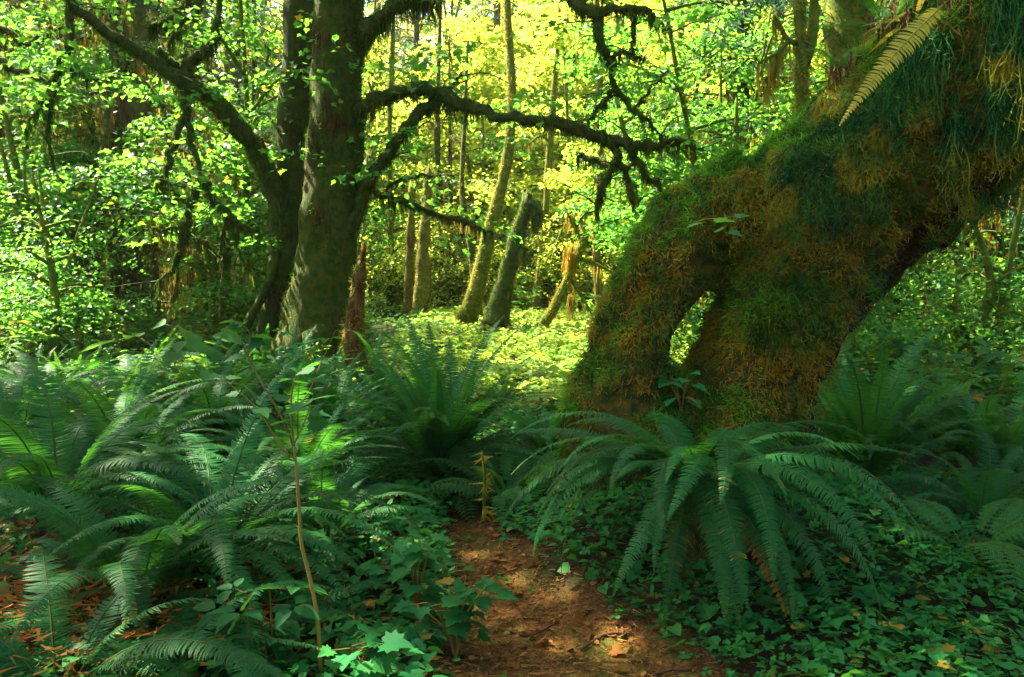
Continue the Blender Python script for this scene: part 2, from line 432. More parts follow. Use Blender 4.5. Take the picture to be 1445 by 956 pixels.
# ------------------------------------------------------------------ the great leaning trunk at the right
def leaning_tree():
    root = thing('leaning_mossy_tree', 'huge leaning mossy trunk standing on forked roots with a slit of light through it', 'tree', (1.3, 5.1, .35))
    off = np.array((1.3, 5.1, .35))
    mb = MB()
    def px_tube(lst, seg=18):
        pts = [P(a, b, yy) for a, b, yy, r in lst]; rad = [PX(r, yy) for a, b, yy, r in lst]
        q, r = resample(pts, rad, 26); tube(mb, q, r, seg, .10, 1.6, 11)
    px_tube([(1092, 372, 5.15, 84), (1125, 338, 5.15, 108), (1180, 280, 5.1, 116), (1252, 215, 5.0, 122), (1355, 118, 4.85, 132), (1475, 8, 4.7, 140), (1640, -110, 4.6, 140), (1850, -300, 4.5, 130)], 24)
    px_tube([(806, 690, 5.0, 34), (840, 640, 5.05, 60), (876, 560, 5.1, 62), (890, 500, 5.1, 60), (922, 432, 5.15, 62), (966, 362, 5.15, 60), (1040, 300, 5.2, 70)])
    px_tube([(780, 680, 4.95, 18), (800, 640, 5.0, 22), (822, 560, 5.05, 22), (850, 480, 5.1, 28), (890, 400, 5.1, 36), (950, 335, 5.15, 46), (1060, 275, 5.2, 62)])
    px_tube([(1045, 680, 5.0, 100), (1048, 620, 5.05, 86), (1058, 560, 5.1, 80), (1076, 500, 5.1, 86), (1106, 430, 5.1, 94), (1150, 365, 5.1, 100)])
    px_tube([(1010, 680, 5.2, 60), (1018, 600, 5.2, 56), (1002, 540, 5.2, 40), (1026, 474, 5.2, 44), (1068, 408, 5.2, 46)], 14)
    px_tube([(905, 690, 5.0, 60), (920, 620, 5.0, 62), (938, 575, 5.05, 46), (930, 530, 5.1, 26)], 14)
    px_tube([(975, 690, 4.95, 50), (965, 620, 5.0, 48), (962, 572, 5.05, 38), (954, 520, 5.1, 18)], 14)
    # second stem behind, in the shade under the lean
    px_tube([(1040, 660, 5.5, 60), (1078, 545, 5.5, 64), (1146, 440, 5.5, 66), (1226, 345, 5.4, 66), (1340, 235, 5.3, 70), (1520, 80, 5.1, 76)])
    V, F, T = mb.data()
    tmp = bpy.data.objects.new('tmp_trunk', mesh('tmp', V - off, F)); COL.objects.link(tmp)
    md = tmp.modifiers.new('r', 'REMESH'); md.mode = 'VOXEL'; md.voxel_size = .03
    dg = bpy.context.evaluated_depsgraph_get()
    me = bpy.data.meshes.new_from_object(tmp.evaluated_get(dg)); bpy.data.objects.remove(tmp)
    n = len(me.vertices); co = np.empty(n * 3, np.float32); me.vertices.foreach_get('co', co); co = co.reshape(-1, 3)
    nr = np.empty(n * 3, np.float32); me.vertex_normals.foreach_get('vector', nr); nr = nr.reshape(-1, 3)
    d = .05 * fbm(co, 2.4, 21) + .055 * np.abs(fbm(co * np.array((1, 1, .6)), 5.5, 25)) + .02 * fbm(co, 16, 28) - .045
    co = co + nr * d[:, None]
    me.vertices.foreach_set('co', co.astype(np.float32).ravel()); me.update()
    me.polygons.foreach_set('use_smooth', np.ones(len(me.polygons), bool))
    spots = [(P(930, 306, 4.75), .14), (P(958, 292, 4.8), .10), (P(912, 352, 4.75), .09), (P(806, 560, 4.85), .10), (P(800, 610, 4.8), .11), (P(786, 650, 4.75), .11), (P(1190, 150, 4.5), .10)]
    def rotten(w):
        v = 0
        for c, r in spots: v = np.maximum(v, ss(1.25, .55, np.linalg.norm((w - c) * np.array((1, .5, 1)), axis=1) / r + .45 * vnoise(w, 9, 33)))
        return v
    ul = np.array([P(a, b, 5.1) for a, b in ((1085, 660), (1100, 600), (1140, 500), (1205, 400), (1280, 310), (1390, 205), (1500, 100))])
    def bare(w): return ss(-.07, .07, w[:, 0] - np.interp(w[:, 2], ul[:, 2], ul[:, 0]) + .10 * vnoise(w, 5, 35)) * (w[:, 2] > .2)  # shade painted on the lower right side: dark bark, moss stripped
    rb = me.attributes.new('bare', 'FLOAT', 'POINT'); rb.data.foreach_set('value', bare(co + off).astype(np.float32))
    ra = me.attributes.new('tint', 'FLOAT', 'POINT'); ra.data.foreach_set('value', rotten(co + off).astype(np.float32))
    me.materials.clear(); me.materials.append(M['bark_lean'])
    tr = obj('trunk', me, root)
    nl = len(me.loops); li = np.empty(nl, np.int32); me.loops.foreach_get('vertex_index', li)
    me.calc_loop_triangles(); tri = np.empty(len(me.loop_triangles) * 3, np.int32); me.loop_triangles.foreach_get('vertices', tri); tri = tri.reshape(-1, 3)
    co = co.astype(float)
    # short moss pelt
    def pel(c, nn):
        w = c + off
        v = vnoise(w, 1.7, 31) + .5 * vnoise(w, 5, 32)
        return np.clip(.75 + v, .04, 1.6) * (1 - .6 * ss(2.2, 3.0, w[:, 2])) * (1 - .97 * rotten(w)) * (1 - .93 * bare(w)) * ss(-.55, -.15, nn[:, 2]) * (w[:, 1] < 6.2) * (1 - .85 * ss(.35, .75, nn[:, 0]))  # moss thinned where the shade is painted
    p, nn = sample_surface(co, [tri], 13000, pel)
    mb = MB(); tufts(mb, p, nn, 11, rnd(len(p), .025, .065), rnd(len(p), .006, .012), .016, .75)
    p, nn = sample_surface(co, [tri], 30000, pel)
    fuzz(mb, p, nn, rnd(len(p), .02, .05), rnd(len(p), .006, .010), .6)
    tag(obj('moss', mb.build('moss', M['moss_lean']), root), kind='stuff')
    # hanging club moss, long curtains on the upper trunk
    def hang(c, nn):
        w = c + off
        up = ss(1.5, 2.7, w[:, 2]) * (.35 + .65 * ss(1.2, 2.6, w[:, 0])) + .10
        clump = np.clip(vnoise(w * np.array((1, 1, .15)), 6.5, 41) * 2.2 + .15, .0, 1.6)
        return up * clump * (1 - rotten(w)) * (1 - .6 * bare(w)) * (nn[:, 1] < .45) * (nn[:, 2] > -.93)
    p, nn = sample_surface(co, [tri], 9500, lambda c, n_: np.clip(n_[:, 2] * 1.3 - .1 - .5 * n_[:, 0], 0, 1) * (1 - rotten(c + off)) * np.clip(.7 + vnoise(c, 3, 47), .1, 2) * (c[:, 0] + off[0] < 4.5))
    mb = MB(); tufts(mb, p, nn, 13, rnd(len(p), .03, .08), rnd(len(p), .006, .011), .02, .5)
    tag(obj('moss_cushion', mb.build('moss_cushion', M['moss_top']), root), kind='stuff')
    p, nn = sample_surface(co, [tri], 19000, hang)
    zz = p[:, 2] + off[2]
    L = rnd(len(p), .05, .32) * (.28 + 1.35 * ss(1.7, 3.0, zz)) * (.5 + .9 * np.clip(vnoise(p, 5., 44) + .5, 0, 1))
    mb = MB(); C = strands(mb, p + nn * .02, L, .006, .035, 5, nn)
    q = C[:, 1:].reshape(-1, 3)                                    # feathery side shoots
    q = q[rng.permutation(len(q))[:80000]]
    scatter_w(mb, q, norm(rng.normal(size=q.shape) + np.array((0, 0, -.5))), rdir(len(q)), rnd(len(q), .015, .05), rnd(len(q), .004, .008), ctint(q))
    tag(obj('hanging_moss', mb.build('hanging_moss', M['moss_hang']), root), kind='stuff')
    # wet red rot showing along the top edge and at the foot
    return root, co + off, tri
lean, LV, LT = leaning_tree()

# ------------------------------------------------------------------ sprays of leaves
def sprays(mb, cen, rad, per, size, tpl, flat=.12, jit=.35, dry=.02, tiltjit=.18):
    N = len(cen); rad = np.broadcast_to(rad, N)
    nrm = norm(np.array((0, 0, 1.)) + rng.normal(size=(N, 3)) * tiltjit)
    k = np.repeat(np.arange(N), per)
    a = rnd(len(k), 0, 6.283); r = np.sqrt(rnd(len(k))) * rad[k]
    ex = norm(np.cross(nrm, np.array((.3, 1, .1)))); ey = np.cross(nrm, ex)
    pos = cen[k] + ex[k] * (np.cos(a) * r)[:, None] + ey[k] * (np.sin(a) * r)[:, None]
    pos = pos + nrm[k] * (rng.normal(size=len(k)) * flat * rad[k])[:, None]
    pos[:, 2] -= r * r / np.maximum(rad[k], .01) * .25
    d = norm(ex[k] * np.cos(a)[:, None] + ey[k] * np.sin(a)[:, None] + rng.normal(size=(len(k), 3)) * .5 + np.array((0, 0, -.25)))
    nn = norm(nrm[k] + rng.normal(size=(len(k), 3)) * jit)
    sz = size * rnd(len(k), .6, 1.25)
    tint = np.where(rnd(len(k)) < dry, rnd(len(k), .4, 1), 0.)
    scatter(mb, tpl, pos, d, nn, sz, tint)

# ------------------------------------------------------------------ twin trunks left of centre, with their arching limbs
def limb_obj(root, off, pts, mossmb, mat='limb', n=None, name='limb', fringe=1.0, seg=8, mlen=.13):
    q3 = [P(a, b, yy) for a, b, yy, r in pts]; rad = [PX(r, yy) * .85 for a, b, yy, r in pts]
    n = n or max(8, 4 * len(pts))
    q, r = resample(q3, rad, n)
    q = q + rng.normal(size=q.shape) * .018
    mb = MB(); tube(mb, q - off, r, seg, .28, 7.0, int(rnd(1)[0] * 99))
    V, F, T = mb.data()
    o = obj(name, mb.build(name, M[mat], True), root)
    tb = MB()
    for j in range(max(2, int(len(q) / 5))):
        k = int(rng.integers(len(q) // 3, len(q))); L_ = rng.uniform(.25, .8); dd = norm(np.array((rng.normal(), rng.normal() * .6, rng.normal() * .6 - .25)))
        p0 = q[k] - off; p1 = p0 + dd * L_ * .5 + np.array((0, 0, .05)); p2 = p0 + dd * L_ + rng.normal(size=3) * .12
        q2, r2 = resample([p0, p1, p2], [.010, .007, .003], 7); tube(tb, q2, r2, 4, cap=False)
        q3, r3 = resample([q2[4], q2[4] + rng.normal(size=3) * .12, q2[4] + rng.normal(size=3) * .22], [.006, .004, .002], 5); tube(tb, q3, r3, 4, cap=False)
        strands(mossmb, q2[rng.integers(0, 7, 8)], rnd(8, .03, .14), .012, .01, 3)
    if name == 'limb': tag(obj('twig', tb.build('twig', M[mat]), o), kind='stuff')
    ln = np.sum(np.linalg.norm(np.diff(q, axis=0), axis=1)); area = ln * np.mean(r) * 6.28
    if fringe:
        m = int(min(9000, area * 2600 * fringe) + 40)
        p, nn = sample_surface(V, F, m)
        fuzz(mossmb, p, nn, rnd(m, .025, .065), rnd(m, .010, .018), .9)
        m = int(min(1800, ln * 170 * fringe))
        i = rng.integers(0, len(q), m); cl = np.clip(vnoise(q[i], 3.0, 52) + .55, .1, 1.5)
        pp = q[i] - off + rng.normal(size=(m, 3)) * r[i][:, None] * .5; pp[:, 2] -= r[i] * .5
        strands(mossmb, pp, rnd(m, .3, 1.5) * mlen * cl, .018, .014, 4)
    return q
def twin_trees():
    oa = P(452, 500, 11.5); oa[2] = H(oa[0], oa[1]) - .05
    A = thing('mossy_maple', 'tall straight mossy maple trunk with flared base, right of the twin trunks', 'tree', oa)
    ob = P(388, 500, 12.4); ob[2] = H(ob[0], ob[1]) - .05
    B = thing('dark_maple', 'dark trunk behind the tall mossy maple, with a thick limb arching up to the left', 'tree', ob)
    ma, mbm = MB(), MB()
    def trunk(root, off, lst, mat, moss, seg, roots, nf, seed):
        pts = [P(a, b, yy) for a, b, yy, r in lst]; rad = [PX(r, yy) for a, b, yy, r in lst]
        q, r = resample(pts, rad, 60); mb = MB(); tube(mb, q - off, r, seg, .13, 2.2, seed)
        for lst2 in roots:
            q2, r2 = resample([P(a, b, yy) for a, b, yy, rr in lst2], [PX(rr, yy) for a, b, yy, rr in lst2], 18)
            tube(mb, q2 - off, r2, 10, .2, 4, seed + 1)
        V, F, T = mb.data()
        obj('trunk', mb.build('trunk', M[mat], True), root)
        p, nn = sample_surface(V, F, nf, lambda c, n_: np.clip(.5 + 1.4 * vnoise(c, 1.5, seed), .03, 2) * (c[:, 2] < 8))
        fuzz(moss, p, nn, rnd(nf, .04, .09), rnd(nf, .010, .018), 1.4)
    trunk(A, oa, [(446, 520, 11.5, 70), (452, 470, 11.5, 56), (456, 410, 11.5, 47), (462, 340, 11.5, 41), (469, 240, 11.5, 38), (473, 120, 11.5, 36), (476, 0, 11.5, 34), (480, -200, 11.5, 32), (484, -420, 11.6, 27), (490, -620, 11.8, 20), (500, -800, 12, 8)],
          'bark_a', ma, 26, [[(448, 400, 11.4, 12), (424, 470, 11.25, 22), (398, 545, 11.0, 14)], [(468, 400, 11.4, 12), (490, 480, 11.2, 20), (515, 545, 11.0, 14)], [(458, 390, 11.4, 12), (452, 480, 11.1, 26), (446, 560, 10.7, 16)]], 20000, 61)
    trunk(B, ob, [(394, 520, 12.4, 40), (398, 455, 12.4, 33), (405, 390, 12.4, 29), (411, 310, 12.4, 27), (417, 200, 12.4, 25), (421, 90, 12.4, 23), (426, -40, 12.4, 22), (432, -250, 12.4, 19), (440, -450, 12.5, 14), (450, -640, 12.6, 6)],
          'bark_b', mbm, 20, [[(392, 420, 12.2, 18), (380, 452, 12.1, 15), (368, 500, 12.0, 8)], [(402, 330, 12.2, 10), (388, 380, 12.1, 6), (374, 412, 12.0, 6), (352, 452, 11.9, 6), (340, 492, 11.8, 5)]], 6500, 67)
    qs = []
    # limbs of the dark trunk, to the left
    LB = [
        [(405, 345, 12.4, 20), (393, 285, 12.2, 19), (372, 232, 12.0, 17), (342, 185, 11.6, 16), (300, 142, 11.3, 14), (264, 118, 11, 17), (215, 85, 10.8, 10), (165, 55, 10.5, 9), (120, 20, 10.3, 8), (80, -20, 10, 7), (30, -80, 9.8, 5)],
        [(262, 122, 11, 12), (266, 92, 11, 9), (288, 74, 11, 8), (302, 56, 11, 7), (308, 15, 11, 5), (312, -40, 11, 4)],
        [(266, 92, 11, 6), (246, 90, 10.9, 6), (232, 76, 10.9, 4), (226, 70, 10.9, 2)],
        [(425, -140, 12.3, 13), (350, -80, 11.8, 9), (290, -25, 11.5, 7), (262, 2, 11.4, 6), (242, 24, 11.3, 5), (211, 37, 11.2, 3)],
        [(290, -25, 11.5, 6), (278, 5, 11.4, 6), (268, 22, 11.4, 7), (252, 35, 11.3, 4), (238, 68, 11.3, 2)],
        [(262, 128, 11, 7), (262, 160, 11, 6), (270, 198, 11, 5), (284, 246, 11, 5), (280, 262, 11, 6), (268, 290, 11, 6), (260, 325, 11, 5), (254, 355, 11, 4), (246, 400, 11, 3), (240, 432, 11, 1.5)],
        [(263, 284, 11, 4), (230, 283, 10.9, 4), (190, 290, 10.9, 3), (160, 296, 10.8, 1.5)],
        [(284, 250, 11, 5), (302, 280, 11, 5), (328, 308, 11, 5), (358, 326, 11.1, 2)],
        [(322, 302, 11, 4), (314, 332, 11, 3), (311, 362, 11, 1.5)], [(332, 310, 11, 4), (335, 345, 11, 3), (352, 384, 11, 1.5)],
        [(254, 165, 11, 5), (248, 200, 10.9, 5), (232, 240, 10.9, 4), (221, 264, 10.9, 2.5)],
        [(98, -6, 10.2, 6), (96, 55, 10.2, 6), (82, 95, 10.2, 6), (71, 140, 10.2, 5), (65, 182, 10.2, 4), (76, 234, 10.2, 1.5)],
        [(70, 134, 10.2, 3), (52, 154, 10.2, 2), (34, 186, 10.2, 1)], [(88, 84, 10.2, 2.5), (110, 100, 10.1, 2), (140, 118, 10.0, 1)],
        [(256, 350, 11, 3), (240, 382, 10.9, 2), (222, 402, 10.9, 1)], [(258, 330, 11, 3), (285, 340, 11, 2), (300, 352, 11, 1)],
        [(262, 318, 11, 2), (225, 326, 10.9, 2), (200, 324, 10.9, 1)], [(72, 36, 11.4, 2), (40, 62, 11.4, 5), (0, 40, 11.4, 6), (-60, 20, 11.4, 6)],
        [(-30, 70, 11.6, 5), (30, 100, 11.6, 4), (66, 116, 11.6, 2)],
    ]
    for l in LB: qs.append(limb_obj(B, ob, l, mbm, fringe=1.3, mlen=.2))
    LA = [
        [(488, 178, 11.4, 12), (510, 158, 11.3, 11), (530, 142, 11.2, 11), (558, 131, 11.1, 11), (592, 127, 11, 11), (626, 134, 10.9, 12), (660, 151, 10.7, 10), (700, 163, 10.5, 8), (745, 168, 10.3, 9), (790, 176, 10.1, 10), (835, 189, 10, 10), (862, 198, 9.9, 10), (895, 204, 9.8, 8), (930, 204, 9.7, 7), (958, 197, 9.6, 5), (985, 206, 9.5, 2)],
        [(492, 330, 11.4, 14), (512, 278, 11.3, 10), (525, 250, 11.2, 9), (546, 220, 11.1, 9), (572, 182, 11, 9), (598, 155, 11, 9), (628, 138, 10.9, 6)],
        [(500, 258, 11.4, 7), (545, 275, 11.6, 5), (580, 290, 11.9, 5), (620, 304, 12.2, 4), (660, 314, 12.5, 4), (692, 328, 12.8, 2)],
        [(862, 198, 9.9, 7), (870, 224, 9.9, 6), (856, 250, 9.9, 5), (846, 272, 9.9, 4), (840, 296, 9.9, 2)], [(868, 226, 9.9, 5), (888, 250, 9.9, 4), (893, 288, 9.9, 2)],
        [(886, 205, 9.8, 6), (908, 240, 9.8, 5), (928, 262, 9.8, 4), (946, 294, 9.8, 1.5)], [(815, 218, 10.6, 3), (845, 226, 10.4, 5), (864, 236, 10.2, 5), (900, 236, 10.2, 2)],
        [(480, -160, 11.5, 22), (580, -130, 10.8, 15), (700, -80, 10.2, 11), (785, -18, 9.8, 9), (815, 6, 9.6, 9), (838, 22, 9.5, 9), (850, 60, 9.5, 7), (862, 92, 9.5, 6), (870, 125, 9.5, 5), (895, 156, 9.5, 4), (932, 192, 9.5, 1.5)],
        [(836, 18, 9.5, 7), (870, 13, 9.5, 6), (905, 11, 9.4, 5), (928, 28, 9.4, 3), (950, 44, 9.4, 1)], [(871, 126, 9.5, 4), (850, 143, 9.5, 3), (830, 170, 9.5, 1.2)],
        [(895, 154, 9.5, 2.5), (915, 130, 9.5, 2), (940, 100, 9.5, 1)], [(890, 12, 9.4, 3), (894, 45, 9.4, 3), (892, 80, 9.4, 1.5)], [(866, 75, 9.5, 2), (885, 78, 9.5, 2), (912, 82, 9.5, 1)],
        [(490, 90, 11.5, 16), (512, 55, 11.4, 16), (540, 20, 11.2, 14), (590, -8, 11, 12), (660, -45, 10.6, 9)], [(575, -2, 11, 6), (600, 4, 11, 4), (625, -4, 10.9, 2)],
        [(628, 134, 10.9, 3), (642, 118, 10.9, 2), (650, 104, 10.9, 1)], [(545, 262, 11.5, 2.5), (590, 250, 11.6, 2), (640, 246, 11.7, 1)],
    ]
    for k, l in enumerate(LA): qs.append(limb_obj(A, oa, l, ma, fringe=1.5, mlen=.30 if k == 13 else .17))
    for root, mb_ in ((A, ma), (B, mbm)):
        tag(obj('moss', mb_.build('moss', M['moss_limb']), root), kind='stuff')
    # leafy crowns above the frame, shaped and thickened to shade the ferns, and leaf sprays on the limbs
    for root, off, cx, cyy, cz, rx, ry, rz, n in ((A, oa, -3.4, 10.2, 11.4, 4.2, 3.6, 3.4, 95), (B, ob, -8.2, 10.2, 11.8, 5.0, 4.6, 3.2, 205)):
        c = rdir(n) * (rnd(n) ** .45)[:, None] * np.array((rx, ry, rz)) + np.array((cx, cyy, cz))
        mb = MB(); sprays(mb, c - off, rnd(n, .5, 1.0), 26, .26, MAPLE_LO, .15)
        br = MB()
        for k in range(26):
            t = c[k]; s = P(478 if root is A else 428, -200 - 16 * k, 11.6 if root is A else 12.4)
            q, r = resample([s - off, (s * .5 + t * .5) - off + np.array((0, 0, .6)), t - off], [.09, .05, .015], 10); tube(br, q, r, 6)
        obj('crown', mb.build('crown', M['maple']), root); obj('branches', br.build('branches', M['limb']), root)
    # sprigs along the limbs
    for root, off, idx, per in ((B, ob, [0, 1, 5, 6, 7, 11, 12, 13], 5), (A, oa, [17, 17, 18, 18, 19, 24, 30], 7)):
        for i in idx:
            q = qs[i] if root is B else qs[len(LB) + i - 17]
            for j in range(per):
                k = rng.integers(1, len(q)); cen = q[k] - off + np.array((rng.normal() * .35, rng.normal() * .35, rng.uniform(-.2, .7)))
                mb = MB(); sprays(mb, cen[None], .42, 30, .095, MAPLE_LO, .15)
                tag(obj('leaf_sprig', mb.build('leaf_sprig', M['maple']), root), kind='stuff')
    return A, B
treeA, treeB = twin_trees()

# ------------------------------------------------------------------ crown of the leaning tree (unseen above the frame, thickened to dim the foreground)
def lean_crown():
    off = np.array((1.3, 5.1, .35)); n = 150
    c = rdir(n) * (rnd(n) ** .5)[:, None] * np.array((5.0, 4.5, 1.8)) + np.array((5.6, 3.6, 9.4))
    mb = MB(); sprays(mb, c - off, rnd(n, .5, 1.0), 24, .26, MAPLE_LO, .15)
    obj('crown', mb.build('crown', M['maple']), lean)
    br = MB(); s = P(1850, -300, 4.5)
    for k in range(14):
        q, r = resample([s - off, (s * .5 + c[k] * .5) - off, c[k] - off], [.3, .12, .02], 10); tube(br, q, r, 7)
    obj('branches', br.build('branches', M['limb']), lean)
lean_crown()

# ------------------------------------------------------------------ broad-leaved trees of the background
def maple_proto(seed, h=9.5, nl=250, per=62, leaf=.132, spread=3.4, tpl=LEAF6, stems=3, low=.22):
    global rng
    rng = np.random.default_rng(seed)
    tr, cr = MB(), MB(); cen = []
    for s in range(stems):
        a = s * 6.28 / stems + rnd(1, -.5, .5)[0]; ln = rnd(1, .15, .3)[0] * h
        top = np.array((math.cos(a) * ln, math.sin(a) * ln, h * rnd(1, .8, 1.0)[0]))
        base = np.array((math.cos(a), math.sin(a), 0)) * .16
        q, r = resample([base, base * 2 + np.array((0, 0, h * .25)), top * .5 + base + rng.normal(size=3) * .25, top], [.12, .10, .07, .015], 22)
        tube(tr, q, r, 8, .2, 4, seed)
        for k in range(13):
            f = rnd(1, low, .97)[0]; p0 = q[int(f * 21)]; a2 = rnd(1, 0, 6.28)[0]
            L = spread * rnd(1, .45, 1)[0] * (1.1 - .6 * abs(f - .5))
            p2 = p0 + np.array((math.cos(a2) * L, math.sin(a2) * L, rnd(1, -.1, .35)[0] * L))
            pm = (p0 + p2) / 2 + np.array((0, 0, .16 * L))
            q2, r2 = resample([p0, pm, p2], [.04, .025, .006], 9); tube(tr, q2, r2, 5)
            for g in np.linspace(.3, 1, 6): cen.append(q2[int(g * 8)] + rng.normal(size=3) * np.array((.28, .28, .12)))
    cen = np.array(cen); cen = cen[rng.permutation(len(cen))[:nl]]
    sprays(cr, cen, rnd(len(cen), .35, .75), per, leaf, tpl, .14, .35, .03)
    return tr, cr
def mk_maple(seed, mat, label, **kw):
    tr, cr = maple_proto(seed, **kw)
    return tr.build('trunk', M['bark_moss'], True), cr.build('crown', M[mat])
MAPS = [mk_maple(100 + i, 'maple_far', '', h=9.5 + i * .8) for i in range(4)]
MAPH = [mk_maple(130 + i, 'maple', '', h=9.0, nl=150, per=60, leaf=.105, spread=2.6, low=.42) for i in range(2)]
SAPY = [mk_maple(140 + i, 'maple_far', '', h=3.8, nl=60, per=46, leaf=.085, spread=1.5, tpl=LEAF6, low=.12) for i in range(2)]
SAPS = [mk_maple(120 + i, 'maple', '', h=3.6 + .5 * i, nl=68, per=52, leaf=.076, spread=1.3, tpl=MAPLE_LO, stems=3, low=.2) for i in range(3)]
rng = np.random.default_rng(8)
def place_tree(name, protos, k, x, y, sc, rz, label, cat='tree', group=None, z=None):
    t = thing(name, label, cat, (x, y, (H(x, y) - .05) if z is None else z), group, rz, sc)
    obj('trunk', protos[k][0], t); obj('crown', protos[k][1], t)
    return t
def landmark(x, y):
    px = 722.5 + x / y * F_PX
    for lim, w in ((40, 'at the left edge'), (130, 'by the thin spruces near left edge'), (250, 'by the stout moss draped spruce'), (360, 'behind the arching limb'), (430, 'behind the dark twin trunk'),
                   (560, 'just right of the twin trunks'), (630, 'behind the broken snags'), (690, 'behind the yellow leaning mossy trunk'), (765, 'behind the dark leaning mossy trunk'), (860, 'behind the leaning dead log'),
                   (960, 'left of the leaning trunk shoulder'), (1080, 'above the leaning trunk shoulder'), (1230, 'behind the upper leaning trunk'), (1350, 'under the leaning trunk overhang'), (9999, 'at the right edge')):
        if px < lim: return w
def depth(y): return 'near' if y < 12 else 'middling' if y < 20 else 'far' if y < 31 else 'farthest'
back = [(-.8, 29, 1.15), (2.6, 27, 1.1), (5.8, 25.5, 1.1), (8.8, 24, 1.1), (1.2, 33, 1.4), (4.6, 32, 1.4), (8.2, 30.5, 1.35), (11.5, 27, 1.2), (-3.6, 33.5, 1.3),
        (14.5, 30, 1.3), (6.2, 19.5, .78), (8.2, 16.5, .8), (-16.5, 26, 1.0), (-20, 32, 1.2), (17, 24, 1.0), (-6.5, 38, 1.5), (-.5, 38, 1.7), (-12, 37, 1.5), (13.5, 20, .85),
        (3.4, 38, 1.75), (7.5, 38, 1.75), (12, 38, 1.7), (20, 34, 1.4), (-16, 40, 1.6), (2, 44, 2.0), (-4, 45, 1.9), (10, 44, 2.0), (16, 42, 1.8), (-22, 42, 1.6)]
for i, (x, y, s) in enumerate(back):
    w = landmark(x, y)
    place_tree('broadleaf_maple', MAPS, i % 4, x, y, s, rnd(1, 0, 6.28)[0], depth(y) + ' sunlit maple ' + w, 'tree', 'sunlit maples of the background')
for i, (px, y, s) in enumerate(((300, 13.8, .8), (905, 15.5, .8), (1015, 12.5, .72), (85, 16, .9))):
    x = P(px, 440, y)[0]
    place_tree('broadleaf_maple', MAPH, i % 2, x, y, s, rnd(1, 0, 6.28)[0], depth(y) + ' green maple with high leaf sprays ' + landmark(x, y), 'tree', 'green maples of the middle distance')
for i, (x, y, s) in enumerate(((-3.6, 25.5, .9), (-2.2, 26.5, 1.0), (-.8, 25.5, .9), (.4, 26, 1.0), (1.7, 24.5, .9), (2.9, 25, 1.0), (4.2, 23, .9), (-5.4, 24, 1.0), (5.6, 21.5, .9))):
    place_tree('vine_maple', SAPY, i % 2, x, y, s, rnd(1, 0, 6.28)[0], depth(y) + ' bright bushy maple ' + landmark(x, y), 'tree', 'bushy maples behind the glade')
# young vine maples, mid distance
saps = [(-8.6, 13.0, 1.15), (-6.7, 11.8, .8), (-9.8, 16, 1.3), (-4.8, 16.5, 1.0), (-11.5, 18, 1.2), (-4.6, 14.0, .8), (6.9, 11.6, .8), (4.6, 11.5, 1.0), (3.6, 10.2, .95), (-12.5, 15, 1.0), (5.6, 9.6, .72), (8.8, 14.5, .8), (-14, 20.5, 1.3), (3.1, 9.0, .8), (-1.8, 28.5, 1.7), (.4, 27.5, 1.3), (2.2, 28.5, 1.6), (3.8, 26.5, 1.3), (-3.8, 27.5, 1.6), (-5.4, 25.5, 1.4), (5.4, 24.5, 1.4)]
for i, (x, y, s) in enumerate(saps):
    place_tree('vine_maple', SAPS, i % 3, x, y, s, rnd(1, 0, 6.28)[0], depth(y) + ' young vine maple ' + landmark(x, y), 'tree', 'young vine maples')

